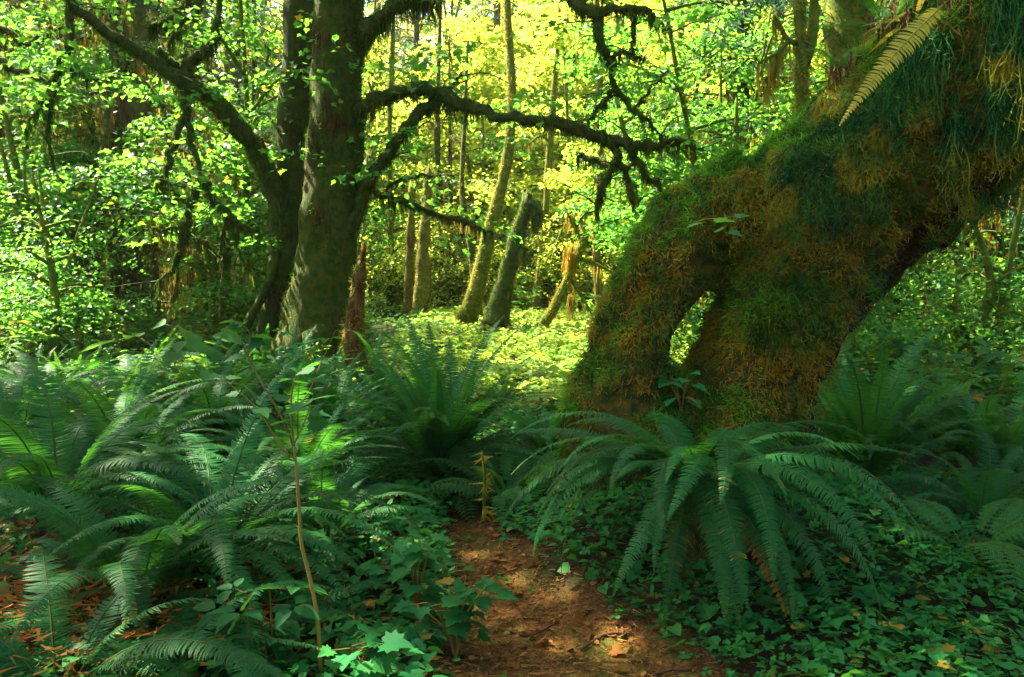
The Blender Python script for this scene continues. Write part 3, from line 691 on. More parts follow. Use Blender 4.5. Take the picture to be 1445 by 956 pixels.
# ------------------------------------------------------------------ conifers
def conifer_proto(seed, h=24, r0=.32, first=3.0, moss=1.0, nb=95, mat='needle', droop=.35):
    global rng
    rng = np.random.default_rng(seed)
    tr, ne, mo = MB(), MB(), MB()
    q, r = resample([(0, 0, -.2), (.05, 0, h * .3), (0, .08, h * .65), (0, 0, h)], [r0, r0 * .82, r0 * .5, .02], 30)
    r[0] *= 1.5; r[1] *= 1.1
    tube(tr, q, r, 12, .12, 2.0, seed)
    P_, D_, S_ = [], [], []
    for k in range(nb):
        z = first + (h - first - 1) * (k / nb) ** 1.25; a = rnd(1, 0, 6.28)[0]
        L = (2.6 * (1 - z / h) + .5) * rnd(1, .7, 1.15)[0]
        dirv = np.array((math.cos(a), math.sin(a), 0.))
        t = np.linspace(0, 1, 9)[:, None]
        b = dirv * L * t + np.array((0, 0, 1.)) * (z + .12 * L * np.sin(t * 2.2) - droop * L * t ** 2)
        tube(tr, b, np.linspace(.035, .006, 9), 4, cap=False)
        side = np.array((-dirv[1], dirv[0], 0))
        m = int(L * 55)
        f = rnd(m, .15, 1); base = np.stack([np.interp(f, t[:, 0], b[:, c]) for c in range(3)], -1)
        sg = np.where(rnd(m) < .5, 1., -1.)
        off = rnd(m, .05, .42) * (1.1 - f * .5)
        P_.append(base + side * (sg * off * .6)[:, None] + np.array((0, 0, -1)) * (off * .35)[:, None])
        D_.append(norm(side * sg[:, None] * .6 + dirv * .35 + np.array((0, 0, -.75)) + rng.normal(size=(m, 3)) * .25))
        S_.append(rnd(m, .16, .42))
    pp, dd, s_ = np.vstack(P_), np.vstack(D_), np.concatenate(S_)
    scatter_w(ne, pp, dd, rdir(len(pp)), s_, rnd(len(pp), .025, .05))
    # dead lower branches, draped with moss
    for k in range(int(26 * moss)):
        z = rnd(1, .8, 7.5)[0]; a = rnd(1, 0, 6.28)[0]; L = rnd(1, .6, 2.2)[0]
        dirv = np.array((math.cos(a), math.sin(a), 0.))
        t = np.linspace(0, 1, 8)[:, None]
        b = dirv * L * t + np.array((0, 0, 1.)) * (z + .1 * L * t - .45 * L * t ** 2) + rng.normal(size=(8, 3)) * .03
        tube(tr, b, np.linspace(.03, .008, 8), 4, cap=False)
        m = int(L * 45); f = rnd(m, .1, 1)
        base = np.stack([np.interp(f, t[:, 0], b[:, c]) for c in range(3)], -1)
        strands(mo, base, rnd(m, .1, .6) * rnd(1, .5, 1.3)[0], .028, .03, 3)
    out = [('trunk', tr.build('trunk', M['bark_far'], True)), ('crown', ne.build('crown', M[mat]))]
    if moss: out.append(('hanging_moss', mo.build('hanging_moss', M['moss_gold'])))
    return out
CON_MOSSY = conifer_proto(204, 26, .46, 6.0, 4.0, 60, 'needle', .6)
CON_BARE = conifer_proto(205, 24, .2, 7.5, 2.6, 60, 'needle', .6)
CON = [conifer_proto(200, 24, .30, 4.5, 1.0), conifer_proto(201, 21, .24, 2.2, .8), conifer_proto(202, 26, .36, 6.0, 1.6, 80), conifer_proto(203, 18, .17, 1.4, 1.8, 100, 'needle_gold', .5)]
rng = np.random.default_rng(9)
def place_con(k, x, y, s, label, group=None, lean=(0, 0), proto=None):
    t = thing('spruce', label, 'tree', (x, y, H(x, y) - .1), group, rnd(1, 0, 6.28)[0], s)
    t.rotation_euler = (lean[0], lean[1], t.rotation_euler[2])
    for nm, me in (proto or CON[k]):
        o = obj(nm, me, t)
        if nm == 'hanging_moss': o['kind'] = 'stuff'
    return t
def at_px(px, Y): return P(px, 440, Y)[0]
place_con(2, at_px(190, 18), 18, 1.1, 'stout spruce with dead branches draped in golden moss, left of the arching limb', proto=CON_MOSSY)
place_con(0, at_px(52, 27), 27, .9, 'grey brown spruce trunk near the left edge, left of its red neighbour')
place_con(0, at_px(94, 26), 26, .78, 'reddish spruce trunk right of the grey one near the left edge')
place_con(1, at_px(217, 23), 23, .9, 'slim red barked spruce just right of the moss draped stout one')
place_con(1, at_px(286, 22), 22, .6, 'thin spruce pole between the hanging limb and the twin trunks')
place_con(2, at_px(338, 28), 28, 1.0, 'bluish spruce behind the top of the arching limb')
place_con(0, at_px(1032, 15), 15, .85, 'dark thick spruce trunk showing above the leaning trunk')
place_con(1, at_px(1325, 12.5), 12.5, .9, 'dark spruce with low boughs under the leaning trunk at the right')
place_con(3, at_px(1438, 12), 12, .42, 'thin straight brown trunk at the right edge')
place_con(2, at_px(806, 31), 31, .62, 'slender grey spruce beyond the leaning dead log')
place_con(1, at_px(778, 30), 30, .45, 'thin pale trunk left of the slender grey spruce in the glade background')
place_con(1, at_px(757, 33), 33, .42, 'thinnest brown trunk behind the two leaning mossy trunks')
place_con(3, at_px(636, 27), 27, .55, 'thin dark pole right of the broken snags')
place_con(1, at_px(150, 34), 34, 1.1, 'distant spruce behind the stout moss draped one')
for (px, Y, k, s) in ((380, 36, 0, 1.0), (440, 44, 2, 1.2), (540, 46, 0, 1.2), (300, 33, 3, 1.0), (560, 36, 3, 1.0), (10, 18, 3, 1.0), (70, 19, 3, .9), (255, 21, 3, .9),
                      (640, 52, 1, 1.1), (720, 56, 0, 1.2), (820, 54, 2, 1.1), (900, 50, 0, 1.2), (980, 46, 1, 1.1), (1080, 45, 2, 1.2), (1150, 40, 0, 1.1),
                      (1290, 20, 3, .9), (1350, 24, 0, .8), (1390, 19, 3, .85), (1420, 28, 2, .9), (1470, 22, 1, 1.0), (1250, 30, 1, 1.0), (1520, 17, 3, .9), (1330, 38, 0, 1.1), (1430, 44, 2, 1.2), (1560, 30, 0, 1.1)):
    x = at_px(px, Y)
    place_con(k, x, Y, s, depth(Y) + (' golden green spruce ' if k == 3 else ' moss hung spruce ') + landmark(x, Y), 'background spruces')
for i, (px, Y, s) in enumerate(((75, 24, .9), (165, 27, .9), (272, 19, .55), (365, 22, .6), (1262, 17, .9), (1296, 22, 1.0), (1345, 16, .8), (1372, 20, .9), (1402, 15, .7), (1428, 20, .9), (1450, 25, 1.1), (1000, 22, .8), (1090, 20, .9), (700, 38, 1.2), (590, 34, 1.0), (820, 36, 1.1))):
    x = at_px(px, Y)
    place_con(0, x, Y, s, depth(Y) + ' bare mossy spruce ' + landmark(x, Y), 'background spruces', proto=CON_BARE)
# the far wood that closes the view: one mass of leaves
def far_wood():
    n = 3200; a = rnd(n, -.85, .85); d = rnd(n, 50, 82); cen = np.stack([np.sin(a) * d, np.cos(a) * d, 2.0 + rnd(n) ** 1.1 * 26], -1)
    keep = vnoise(cen, .16, 81) + .5 * vnoise(cen, .4, 82) > -.38; cen = cen[keep]
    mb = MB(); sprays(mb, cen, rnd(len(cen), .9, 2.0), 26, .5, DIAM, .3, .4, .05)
    tag(obj('far_wood', mb.build('far_wood', M['maple_far'])), 'mass of sunlit leaves of the far wood closing the background', 'wood', kind='stuff')
far_wood()

# ------------------------------------------------------------------ snags, leaning mossy trunks and poles round the glade
def snag(name, label, pts, mat, seg=10, lump=.2, jag=True, moss=None, stubs=(), mossmat='moss_gold', fz=0, tuft=None):
    base = P(*pts[0][:3]); base[2] = H(base[0], base[1])
    t = thing(name, label, 'snag' if 'snag' in name or 'log' in name else 'tree', base)
    q, r = resample([P(a, b, y) for a, b, y, _ in pts], [PX(rr, y) for a, b, y, rr in pts], 22)
    mb = MB(); V0 = tube(mb, q - base, r, seg, lump, 3.5, 5, cap=True)
    V, F, T = mb.data()
    if jag:
        tip = np.arange(21 * seg, 22 * seg); V[tip, 2] += rnd(seg, -.5, 1.6) * r[-1] * 1.6
    obj('trunk', mesh('trunk', V, F, [M[mat]], None, True), t)
    mm = MB()
    for s in stubs:
        q2, r2 = resample([P(a, b, y) for a, b, y, _ in s], [PX(rr, y) for a, b, y, rr in s], 10)
        m2 = MB(); tube(m2, q2 - base, r2, 6, .2, 5); obj('limb', m2.build('limb', M[mat], True), t)
        i = rng.integers(0, 10, 50); strands(mm, q2[i] - base, rnd(50, .08, .4), .02, .02, 3)
    if fz:
        p, nn = sample_surface(V, F, fz); fuzz(mm, p, nn, rnd(fz, .05, .12), rnd(fz, .012, .025), .4)
    if tuft:
        for (a, b, y, rad, n_, L) in tuft:
            c = P(a, b, y) - base; p = c + rdir(n_) * PX(rad, y) * (rnd(n_) ** .5)[:, None]
            strands(mm, p, rnd(n_, .3, 1) * L, .022, .03, 4)
    if mm.n: tag(obj('moss', mm.build('moss', M[mossmat]), t), kind='stuff')
    return t
snag('mossy_snag', 'short broken mossy snag standing in front of the twin trunks', [(496, 530, 10.4, 15), (498, 470, 10.4, 14), (502, 420, 10.4, 12), (508, 385, 10.4, 9), (514, 352, 10.4, 4)], 'redwood', 12, .32, True, fz=900, mossmat='moss_lean')
snag('broken_snag', 'red brown broken snag left of its taller pale twin', [(576, 450, 23, 9), (578, 380, 23, 7), (580, 320, 23, 6.5), (583, 262, 23, 5)], 'snag', 12, .3, fz=900)
snag('broken_snag', 'tallest pale broken snag in the glade background', [(592, 448, 22.5, 13), (596, 390, 22.5, 10), (600, 320, 22.5, 8.5), (606, 245, 22.5, 6)], 'snag', 12, .3, fz=1300, stubs=[[(606, 300, 22.5, 3), (616, 285, 22.4, 2), (624, 290, 22.3, 1)]])
snag('leaning_mossy_tree', 'yellow mossy trunk leaning right behind the glade, left of the dark one', [(658, 455, 20, 17), (672, 410, 20, 12), (684, 355, 20, 10), (696, 305, 20, 9), (708, 262, 20, 8), (718, 205, 20, 7), (722, 120, 20.3, 6), (716, 20, 20.6, 5), (712, -120, 21, 3)], 'bark_moss', 12, .15, False, fz=4500, mossmat='moss_gold', stubs=[[(690, 330, 20, 3), (665, 318, 19.8, 2.5), (640, 305, 19.6, 1.5)]])
snag('leaning_mossy_tree', 'dark mossy trunk leaning right with a broken top hung with moss', [(700, 458, 19, 22), (706, 420, 19, 14), (716, 380, 19, 11), (730, 330, 19, 10.5), (744, 286, 19, 8)], 'limb', 12, .18, True, fz=4200, mossmat='moss_limb',
     stubs=[[(718, 395, 19, 6), (728, 372, 18.9, 6), (742, 350, 18.8, 4)], [(742, 290, 19, 8), (754, 286, 18.9, 7), (764, 300, 18.8, 4)]], tuft=[(756, 300, 18.9, 11, 260, .6), (738, 355, 18.8, 8, 90, .5)])
snag('leaning_log', 'leaning dead log with a bright golden moss tuft on top', [(768, 458, 16.5, 8), (784, 430, 16.6, 7), (800, 395, 16.7, 6), (814, 362, 16.8, 6), (824, 335, 16.9, 5), (818, 305, 17, 3)], 'bark_moss', 9, .2, True, fz=900, tuft=[(805, 355, 16.7, 11, 210, .6), (806, 420, 16.9, 6, 130, .55)],
     stubs=[[(815, 365, 16.8, 3), (840, 372, 16.8, 2), (865, 385, 16.8, 1.2)], [(806, 395, 16.8, 3), (822, 420, 16.7, 2), (836, 445, 16.6, 1.2)], [(820, 340, 16.9, 3), (808, 315, 17, 2), (800, 300, 17, 1)]])
for lab, pts, mt in (('slender mossy trunk between the twin trunks and the snags', [(548, 452, 26, 5), (552, 330, 26, 4.5), (549, 200, 26, 4), (556, 0, 26, 3), (556, -160, 26, 1.5)], 'bark_moss'),
                     ('slender dark trunk just right of the tallest snag', [(620, 450, 27, 5), (622, 330, 27, 5), (617, 180, 27, 4), (622, -20, 27, 3), (622, -150, 27, 1.5)], 'limb'),
                     ('thin leaning trunk right of the dark leaning mossy trunk', [(752, 455, 24, 6), (766, 340, 24, 5), (776, 200, 24, 4.5), (790, 20, 24, 3.5), (795, -120, 24, 2)], 'bark_moss'),
                     ('brown slender trunk left of the leaning trunk shoulder', [(846, 455, 22, 6), (842, 330, 22, 5.5), (848, 180, 22, 5), (842, 0, 22, 4), (842, -150, 22, 2)], 'snag'),
                     ('pale slender trunk beyond the leaning dead log', [(880, 450, 29, 5), (876, 300, 29, 5), (880, 120, 29, 4), (874, -60, 29, 3)], 'bark_moss'),
                     ('mossy slender trunk above the leaning trunk shoulder', [(960, 450, 18, 8), (956, 250, 18, 7), (962, 100, 18, 6), (958, -80, 18, 5), (958, -220, 18, 2)], 'bark_moss'),
                     ('thin upright trunk right of the hanging limb at left', [(318, 470, 17, 5), (322, 330, 17, 5), (318, 180, 17, 4), (322, 0, 17, 3), (322, -150, 17, 1.5)], 'snag'),
                     ('slim pole at the left edge of the wood', [(18, 470, 17, 6), (22, 300, 17, 5), (16, 120, 17, 5), (20, -60, 17, 3)], 'bark_far')):
    snag('slim_trunk', lab, pts, mt, 9, .34, False, fz=1600, mossmat='moss_gold', stubs=[[(a_, b_, y_, r_ * .5), (a_ + d_ * 14, b_ - 8, y_ - .2, r_ * .35), (a_ + d_ * 30, b_ + 4, y_ - .3, 1)] for (a_, b_, y_, r_), d_ in ((pts[1], 1), (pts[2], -1), (pts[1], -1))])
snag('slim_trunk', 'slim curved dark trunk between the snags and the yellow mossy trunk', [(676, 445, 21, 7), (670, 390, 21, 5.5), (662, 330, 21, 5), (652, 270, 21.2, 4), (655, 180, 21.5, 3), (660, 60, 22, 2)], 'limb', 8, .2, False, fz=500, mossmat='moss_gold')
snag('mossy_pole', 'dark pole leaning in the left thicket, left of its shorter twin', [(113, 475, 15.5, 6), (122, 410, 15.5, 6), (135, 330, 15.6, 5.5), (146, 240, 15.7, 5), (152, 160, 15.8, 4), (160, 40, 16, 2)], 'limb', 8, .2, False, fz=500, mossmat='moss_gold',
     stubs=[[(140, 300, 15.6, 3), (165, 310, 15.4, 2.5), (188, 345, 15.3, 1.2)], [(130, 365, 15.5, 3), (150, 352, 15.4, 2), (180, 362, 15.3, 1)]])
snag('mossy_pole', 'shorter dark pole leaning in the left thicket, right of the long one', [(126, 475, 15, 5.5), (132, 420, 15, 5), (140, 350, 15, 4.5), (148, 290, 15, 3.5)], 'limb', 8, .2, True, fz=350, mossmat='moss_gold', stubs=[[(133, 405, 15, 2.5), (155, 412, 14.9, 2), (176, 420, 14.8, 1)]])
snag('forked_trunk', 'small forked mossy trunk rising behind the top of the leaning trunk', [(1134, 330, 8.2, 12), (1133, 200, 8.2, 10), (1131, 110, 8.2, 9), (1130, 60, 8.2, 8), (1128, 0, 8.2, 7), (1124, -140, 8.2, 5), (1118, -300, 8.2, 2)], 'bark_moss', 10, .18, False, fz=1500, mossmat='moss_gold',
     stubs=[[(1136, 90, 8.2, 8), (1146, 50, 8.25, 8), (1149, 0, 8.3, 7), (1150, -120, 8.3, 4)], [(1125, 62, 8.2, 4), (1110, 55, 8.15, 4), (1098, 30, 8.1, 3), (1092, 22, 8.1, 2)], [(1112, 58, 8.15, 3), (1095, 75, 8.0, 3), (1070, 90, 7.9, 1.5)], [(1098, 72, 8, 3), (1092, 95, 8, 2), (1078, 115, 8, 1)]])
snag('mossy_bole', 'green furry bole at the top edge behind the leaning trunk', [(1200, 400, 8.8, 34), (1198, 200, 8.8, 32), (1196, 60, 8.8, 30), (1194, -60, 8.8, 28), (1190, -300, 8.9, 22), (1188, -500, 9, 8)], 'bark_moss', 16, .14, False, fz=5000, mossmat='moss_limb')
snag('dead_sapling', 'dead mossy sapling with side branches hanging right of the leaning trunk', [(1405, 520, 10.5, 4), (1408, 430, 10.5, 4), (1412, 350, 10.5, 3.5), (1418, 250, 10.5, 3), (1424, 100, 10.5, 2)], 'limb', 7, .2, False, fz=200, mossmat='moss_gold',
     stubs=[[(1412, 340, 10.5, 3), (1390, 320, 10.4, 2.5), (1372, 330, 10.3, 1.5)], [(1410, 390, 10.5, 3), (1395, 375, 10.4, 2), (1378, 400, 10.3, 1.2)], [(1410, 400, 10.5, 2.5), (1425, 420, 10.4, 2), (1436, 450, 10.3, 1)], [(1415, 300, 10.5, 2.5), (1400, 285, 10.4, 2), (1380, 290, 10.3, 1.2)]])

# ------------------------------------------------------------------ ferns
def frond_mb(mb, n, e0, e1, p=1.15, L=1.0, pin=.105, yaw=0., seed=0, dry=.05, segs=2, xf=None, sweep=.22, droop=.3, curl=1.0):
    g = np.random.default_rng(seed)
    m = 40; t = np.linspace(0, 1, m)
    el = np.radians(e0 + (e1 - e0) * t ** p); ya = yaw * t ** 1.5
    T = np.stack([np.cos(el) * np.cos(ya), np.cos(el) * np.sin(ya), np.sin(el)], -1)
    C = np.vstack([[0, 0, 0], np.cumsum((T[1:] + T[:-1]) * .5, 0) / (m - 1)]) * L
    up = np.array((0, 0, 1.)); S = norm(np.cross(up, T + np.array((1e-4, 0, 0)))); N = np.cross(T, S)
    def at(a, f): return np.stack([np.interp(f, t, a[:, c]) for c in range(3)], -1)
    f = np.linspace(.13, .995, n); f = f + g.uniform(-.3, .3, n) / n * .5
    prof = np.where(f < .32, .62 + .38 * (f - .13) / .19, 1 - (np.maximum(f - .32, 0) / .68) ** 1.35 * .94)
    ln = pin * prof * g.uniform(.9, 1.08, n) * L
    Cc, Tt, Ss, Nn = at(C, f), norm(at(T, f)), norm(at(S, f)), norm(at(N, f))
    wd = L * .87 / n * .5 * .84
    VV = []; FF3 = []; FF4 = []; TT = []; k = 0
    dryf = np.where(g.uniform(size=n) < dry, 1., 0.)
    # dry runs near the tip now and then
    if g.uniform() < .35: dryf = np.maximum(dryf, (g.uniform(size=n) < .6) * (f > .88))
    for sg in (-1, 1):
        d = norm(Ss * sg + Tt * sweep + g.normal(size=(n, 3)) * .06)
        dr = (droop + g.uniform(-.08, .14, n))[:, None]
        wv = Tt * wd
        b0 = Cc - wv; b1 = Cc + wv
        mid = Cc + d * (ln * .5)[:, None] - Nn * (dr * ln[:, None] * .10)
        m0 = mid - wv * .95; m1 = mid + wv * .80
        q = Cc + d * (ln * .8)[:, None] + Tt * (ln * .05)[:, None] - Nn * (dr * ln[:, None] * .34) * curl
        q0 = q - wv * .6; q1 = q + wv * .5
        tp = Cc + d * ln[:, None] + Tt * (ln * .14)[:, None] - Nn * (dr * ln[:, None] * .62) * curl
        if segs == 3:
            Vv = np.stack([b0, b1, m0, m1, q0, q1, tp], 1); c = 7
            ix = np.arange(n)[:, None] * c + k
            FF4.append(ix + np.array([0, 1, 3, 2])); FF4.append(ix + np.array([2, 3, 5, 4])); FF3.append(ix + np.array([4, 5, 6]))
        else:
            Vv = np.stack([b0, b1, m0, m1, tp], 1); c = 5
            ix = np.arange(n)[:, None] * c + k
            FF4.append(ix + np.array([0, 1, 3, 2])); FF3.append(ix + np.array([2, 3, 4]))
        VV.append(Vv.reshape(-1, 3)); tt = np.repeat(dryf * (g.uniform(size=n) < .55) * g.uniform(.4, 1, n), c).reshape(n, c); tt[:, :4] *= .12
        TT.append(tt.ravel()); k += n * c
    V = np.vstack(VV); tint = np.concatenate(TT)
    # rachis: three-sided
    mm = 14; ff = np.linspace(0, 1, mm); c0, s0, n0 = at(C, ff), norm(at(S, ff)), norm(at(N, ff))
    rr = (.0055 * (1 - .85 * ff))[:, None]
    R3 = np.stack([c0 + s0 * rr, c0 + n0 * rr * 1.1, c0 - s0 * rr], 1).reshape(-1, 3)
    i = np.arange(mm - 1)[:, None] * 3; q = np.concatenate([np.stack([i + a, i + b, i + 3 + b, i + 3 + a], -1).reshape(-1, 4) for a, b in ((0, 1), (1, 2), (2, 0))])
    F4 = np.vstack(FF4 + [q + len(V)]); F3 = np.vstack(FF3); V = np.vstack([V, R3]); tint = np.concatenate([tint, np.full(len(R3), .16)])
    if xf is not None: V = V @ xf[0].T + xf[1]
    mb.add(V, F3, F4, tint)
    return mb
STY = {'up': (84, 30, 1.5), 'arch': (74, -12, 1.2), 'spread': (58, -45, 1.15), 'droop': (46, -72, 1.0), 'hang': (30, -84, .85), 'low': (24, -20, 1.2)}
FRONDS = {}
for si, (s, (e0, e1, p)) in enumerate(STY.items()):
    FRONDS[s] = [frond_mb(MB(), 80, e0 + random.uniform(-5, 5), e1 + random.uniform(-10, 10), p, 1, .094, random.uniform(-.5, .5), si * 10 + k,   .012 if k < 3 else .07, 3).build('frond', M['fern']) for k in range(6)]
DEADF = [frond_mb(MB(), 34, 40 - 20 * k, -80, .9, 1, .07, .4 * (k - 1), 300 + k, .0, 3, droop=1.2).build('dead_frond', M['frond_dead']) for k in range(3)]
GOLDF = frond_mb(MB(), 46, 6, -20, 1.0, 1, .085, .1, 320, .2, 3, droop=.1).build('frond', M['frond_gold'])
def lady_frond(seed, e0, e1):
    mb = MB(); g = np.random.default_rng(seed); n = 17
    m = 30; t = np.linspace(0, 1, m); el = np.radians(e0 + (e1 - e0) * t ** 1.2)
    C = np.stack([np.cumsum(np.cos(el)) / m, 0 * t, np.cumsum(np.sin(el)) / m], -1)
    tube(mb, C[::3], np.linspace(.006, .002, 10), 3, cap=False)
    for i in range(n):
        f = .2 + .78 * i / (n - 1); pr = math.sin(min(1, (f - .1) * 1.35) * 2.6) * .9 + .1
        pr = max(.12, (1 - abs(f - .45) * 1.55))
        c = np.array([np.interp(f, t, C[:, k]) for k in range(3)]); e = np.interp(f, t, el)
        T = np.array((math.cos(e), 0, math.sin(e))); N = np.array((-math.sin(e), 0, math.cos(e)))
        for sg in (-1, 1):
            d = norm(np.array((0, sg, 0)) + T * .3); 
            xf = (np.stack([d, np.cross(N, d), N], -1), c)
            frond_mb(mb, 12, 6, -38, 1.0, .24 * pr, .22, .2 * sg, seed + i, .02, 2, xf)
    return mb.build('frond', M['fern_mid'])
LADY = [lady_frond(400, 70, -15), lady_frond(401, 50, -40)]
def fern(label, loc, n, L, mix, name='sword_fern', group=None, azs=None, dead=0, wild=.25, protos=None):
    t = thing(name, label, 'fern', loc, group)
    mb = MB(); nb = 40
    strands(mb, np.stack([rng.normal(size=nb) * .045, rng.normal(size=nb) * .045, rnd(nb, .02, .12)], -1), rnd(nb, .05, .16), .018, .02, 2)
    tag(obj('root_crown', mb.build('root_crown', M['twig']), t), kind='stuff')
    keys = list(mix.keys()); w = np.array(list(mix.values()), float); w /= w.sum()
    for i in range(n):
        s = keys[rng.choice(len(keys), p=w)]
        a = (i * 2.39996 + rnd(1, -.3, .3)[0]) if azs is None else azs[i % len(azs)] + rnd(1, -.25, .25)[0]
        me = (protos or FRONDS[s])[rng.integers(0, len(protos or FRONDS[s]))]
        o = obj('frond', me, t)
        sc = L * (rnd(1, .72, 1.12)[0] if rnd(1)[0] < .8 else rnd(1, .35, .7)[0])
        o.matrix_local = Matrix.Translation((math.cos(a) * .04, math.sin(a) * .04, rnd(1, 0, .05)[0])) @ Matrix.Rotation(a, 4, 'Z') @ Matrix.Rotation(rnd(1, -wild, wild)[0] * .7, 4, 'Y') @ Matrix.Rotation(rnd(1, -wild, wild)[0], 4, 'X') @ Matrix.Scale(sc, 4)
    for i in range(dead):
        a = rnd(1, 0, 6.28)[0] if azs is None else azs[i % len(azs)] + rnd(1, -.6, .6)[0]
        o = obj('dead_frond', DEADF[i % 3], t); o['label'] = 'withered brown frond'
        o.matrix_local = Matrix.Rotation(a, 4, 'Z') @ Matrix.Rotation(rnd(1, -.2, .3)[0], 4, 'X') @ Matrix.Scale(L * rnd(1, .5, .85)[0], 4)
    return t
def gl(px, Y, dz=0.0):
    x = at_px(px, Y); return (x, Y, float(H(x, Y)) + dz)
# the showpiece fern at the foot of the leaning trunk
pm = P(985, 690, 3.95)
fern('big sword fern with drooping fronds at the foot of the leaning trunk', pm, 84, 1.06, {'droop': 5, 'spread': 3, 'hang': 3, 'low': 1.2}, dead=2)
# mound it grows from
mb = MB(); q, r = resample([(pm[0], pm[1] + .1, H(pm[0], pm[1]) - .1), (pm[0] + .02, pm[1] + .04, pm[2] - .25), (pm[0], pm[1], pm[2] - .02)], [.20, .12, .07], 12)
tube(mb, q - pm, r, 14, .35, 6); st = obj('rotten_stump', mb.build('rotten_stump', M['bark_lean'], True), None, pm); V_, F_, _ = mb.data(); p_, n_ = sample_surface(V_, F_, 900); m2 = MB(); fuzz(m2, p_, n_, rnd(900, .03, .08), rnd(900, .005, .010), 1.0); tag(obj('moss', m2.build('moss', M['moss_lean']), st), kind='stuff'); tag(st, 'small rotten stump hidden under the big drooping fern', 'stump')
fern('tall upright sword fern in the middle, between the path and the broken snag', gl(622, 6.3), 80, 1.42, {'up': 3, 'arch': 4, 'spread': 2}, dead=3)
fern('upright sword fern under the dark side of the leaning trunk', gl(1228, 6.0), 46, 1.35, {'up': 3, 'arch': 3}, dead=2)
fern('arching sword fern at the right edge behind the bright stems', gl(1420, 6.4), 38, 1.45, {'arch': 3, 'spread': 2}, dead=2)
fern('sword fern at the right edge with yellowed fronds', gl(1400, 4.9), 24, .85, {'arch': 2, 'spread': 2, 'low': 1}, dead=6)
fern('low sword fern with rusty fronds right of the big drooping fern', gl(1300, 5.2), 20, .75, {'spread': 2, 'low': 2}, dead=7)
fern('large spreading sword fern left of the thin sapling', gl(290, 4.0), 40, 1.25, {'arch': 3, 'spread': 3, 'up': 1}, dead=3)
fern('sword fern at the left edge with sun on its long arching frond', gl(70, 4.3), 36, 1.3, {'arch': 2, 'spread': 3}, dead=6)
fern('dark sword fern filling the lower left corner', gl(60, 2.75), 26, 1.0, {'spread': 2, 'low': 2, 'droop': 1}, dead=12)
fern('sword fern with one long frond bending to the camera at lower left', gl(330, 3.35), 16, 1.0, {'droop': 2, 'hang': 1, 'low': 1}, dead=4, azs=[-2.2, -1.6, -1.1, -2.7, 2.9, .3])
fern('sword fern half hidden between the two foreground ferns at left', gl(180, 3.5), 30, 1.05, {'arch': 2, 'spread': 2, 'low': 1}, dead=6)
fern('sword fern at the bottom edge left of the sapling foot', gl(200, 2.8), 16, .8, {'low': 2, 'droop': 1, 'spread': 1}, dead=5)
fern('sword fern with level fronds left of the path bend', gl(455, 4.7), 30, .95, {'spread': 2, 'arch': 1, 'low': 1}, dead=3)
fern('sword fern behind the thin sapling', gl(420, 5.6), 36, 1.15, {'arch': 3, 'up': 1, 'spread': 2}, dead=1)
fern('sword fern with lit fronds in the middle of the left bank', gl(170, 5.6), 36, 1.2, {'arch': 3, 'spread': 3}, dead=1)
fern('sword fern at the left edge in front of the dim thicket', gl(20, 6.2), 34, 1.25, {'arch': 3, 'spread': 2})
fern('sword fern on the left bank below the broad leaved weeds', gl(300, 6.9), 36, 1.2, {'arch': 3, 'spread': 2})
fern('sword fern right of the middle of the left bank', gl(470, 7.4), 32, 1.1, {'arch': 3, 'up': 1})
fern('fern hiding the foot of the dark twin trunk', gl(370, 10.2), 28, 1.1, {'arch': 3, 'up': 1})
fern('fern at the flared foot of the tall mossy maple', gl(445, 9.8), 26, .95, {'arch': 3, 'up': 1})
fern('fern left of the short broken mossy snag', gl(400, 8.6), 30, 1.15, {'arch': 3, 'up': 1})
fern('lush fern right of the short broken mossy snag', gl(550, 8.6), 32, 1.1, {'arch': 3, 'up': 2})
fern('fern at the back of the left bank near the leaning poles', gl(180, 9.2), 30, 1.2, {'arch': 3, 'spread': 1})
fern('fern at the back of the left bank near the left edge', gl(60, 8.2), 30, 1.25, {'arch': 3, 'spread': 1})
fern('dark fern in the hollow on the left bank', gl(250, 8.4), 30, 1.15, {'arch': 3, 'spread': 1})
fern('fern behind the leaning trunk at the right', gl(1330, 8.2), 32, 1.2, {'arch': 3, 'up': 2})
fern('fern in the far right corner below the golden wood', gl(1440, 9), 30, 1.25, {'arch': 3})
fern('fern between the leaning trunk and the tall middle fern', gl(770, 7.6), 28, .95, {'arch': 3, 'spread': 1})
fern('airy lady fern on the path edge left of the leaning trunk', gl(715, 5.6), 13, .85, {'arch': 1}, 'lady_fern', protos=LADY, wild=.4)
fern('small lady fern where the path disappears', gl(650, 6.0), 10, .6, {'arch': 1}, 'lady_fern', protos=LADY, wild=.4)
fern('pale lady fern catching sun at the right edge', gl(1385, 4.25), 9, .72, {'arch': 1}, 'lady_fern', protos=LADY, wild=.4, dead=2)
fern('small fern with two level fronds left of the path', gl(505, 4.35), 9, .55, {'low': 2, 'spread': 2}, azs=[0, .6, -.5, 2.8, -2])
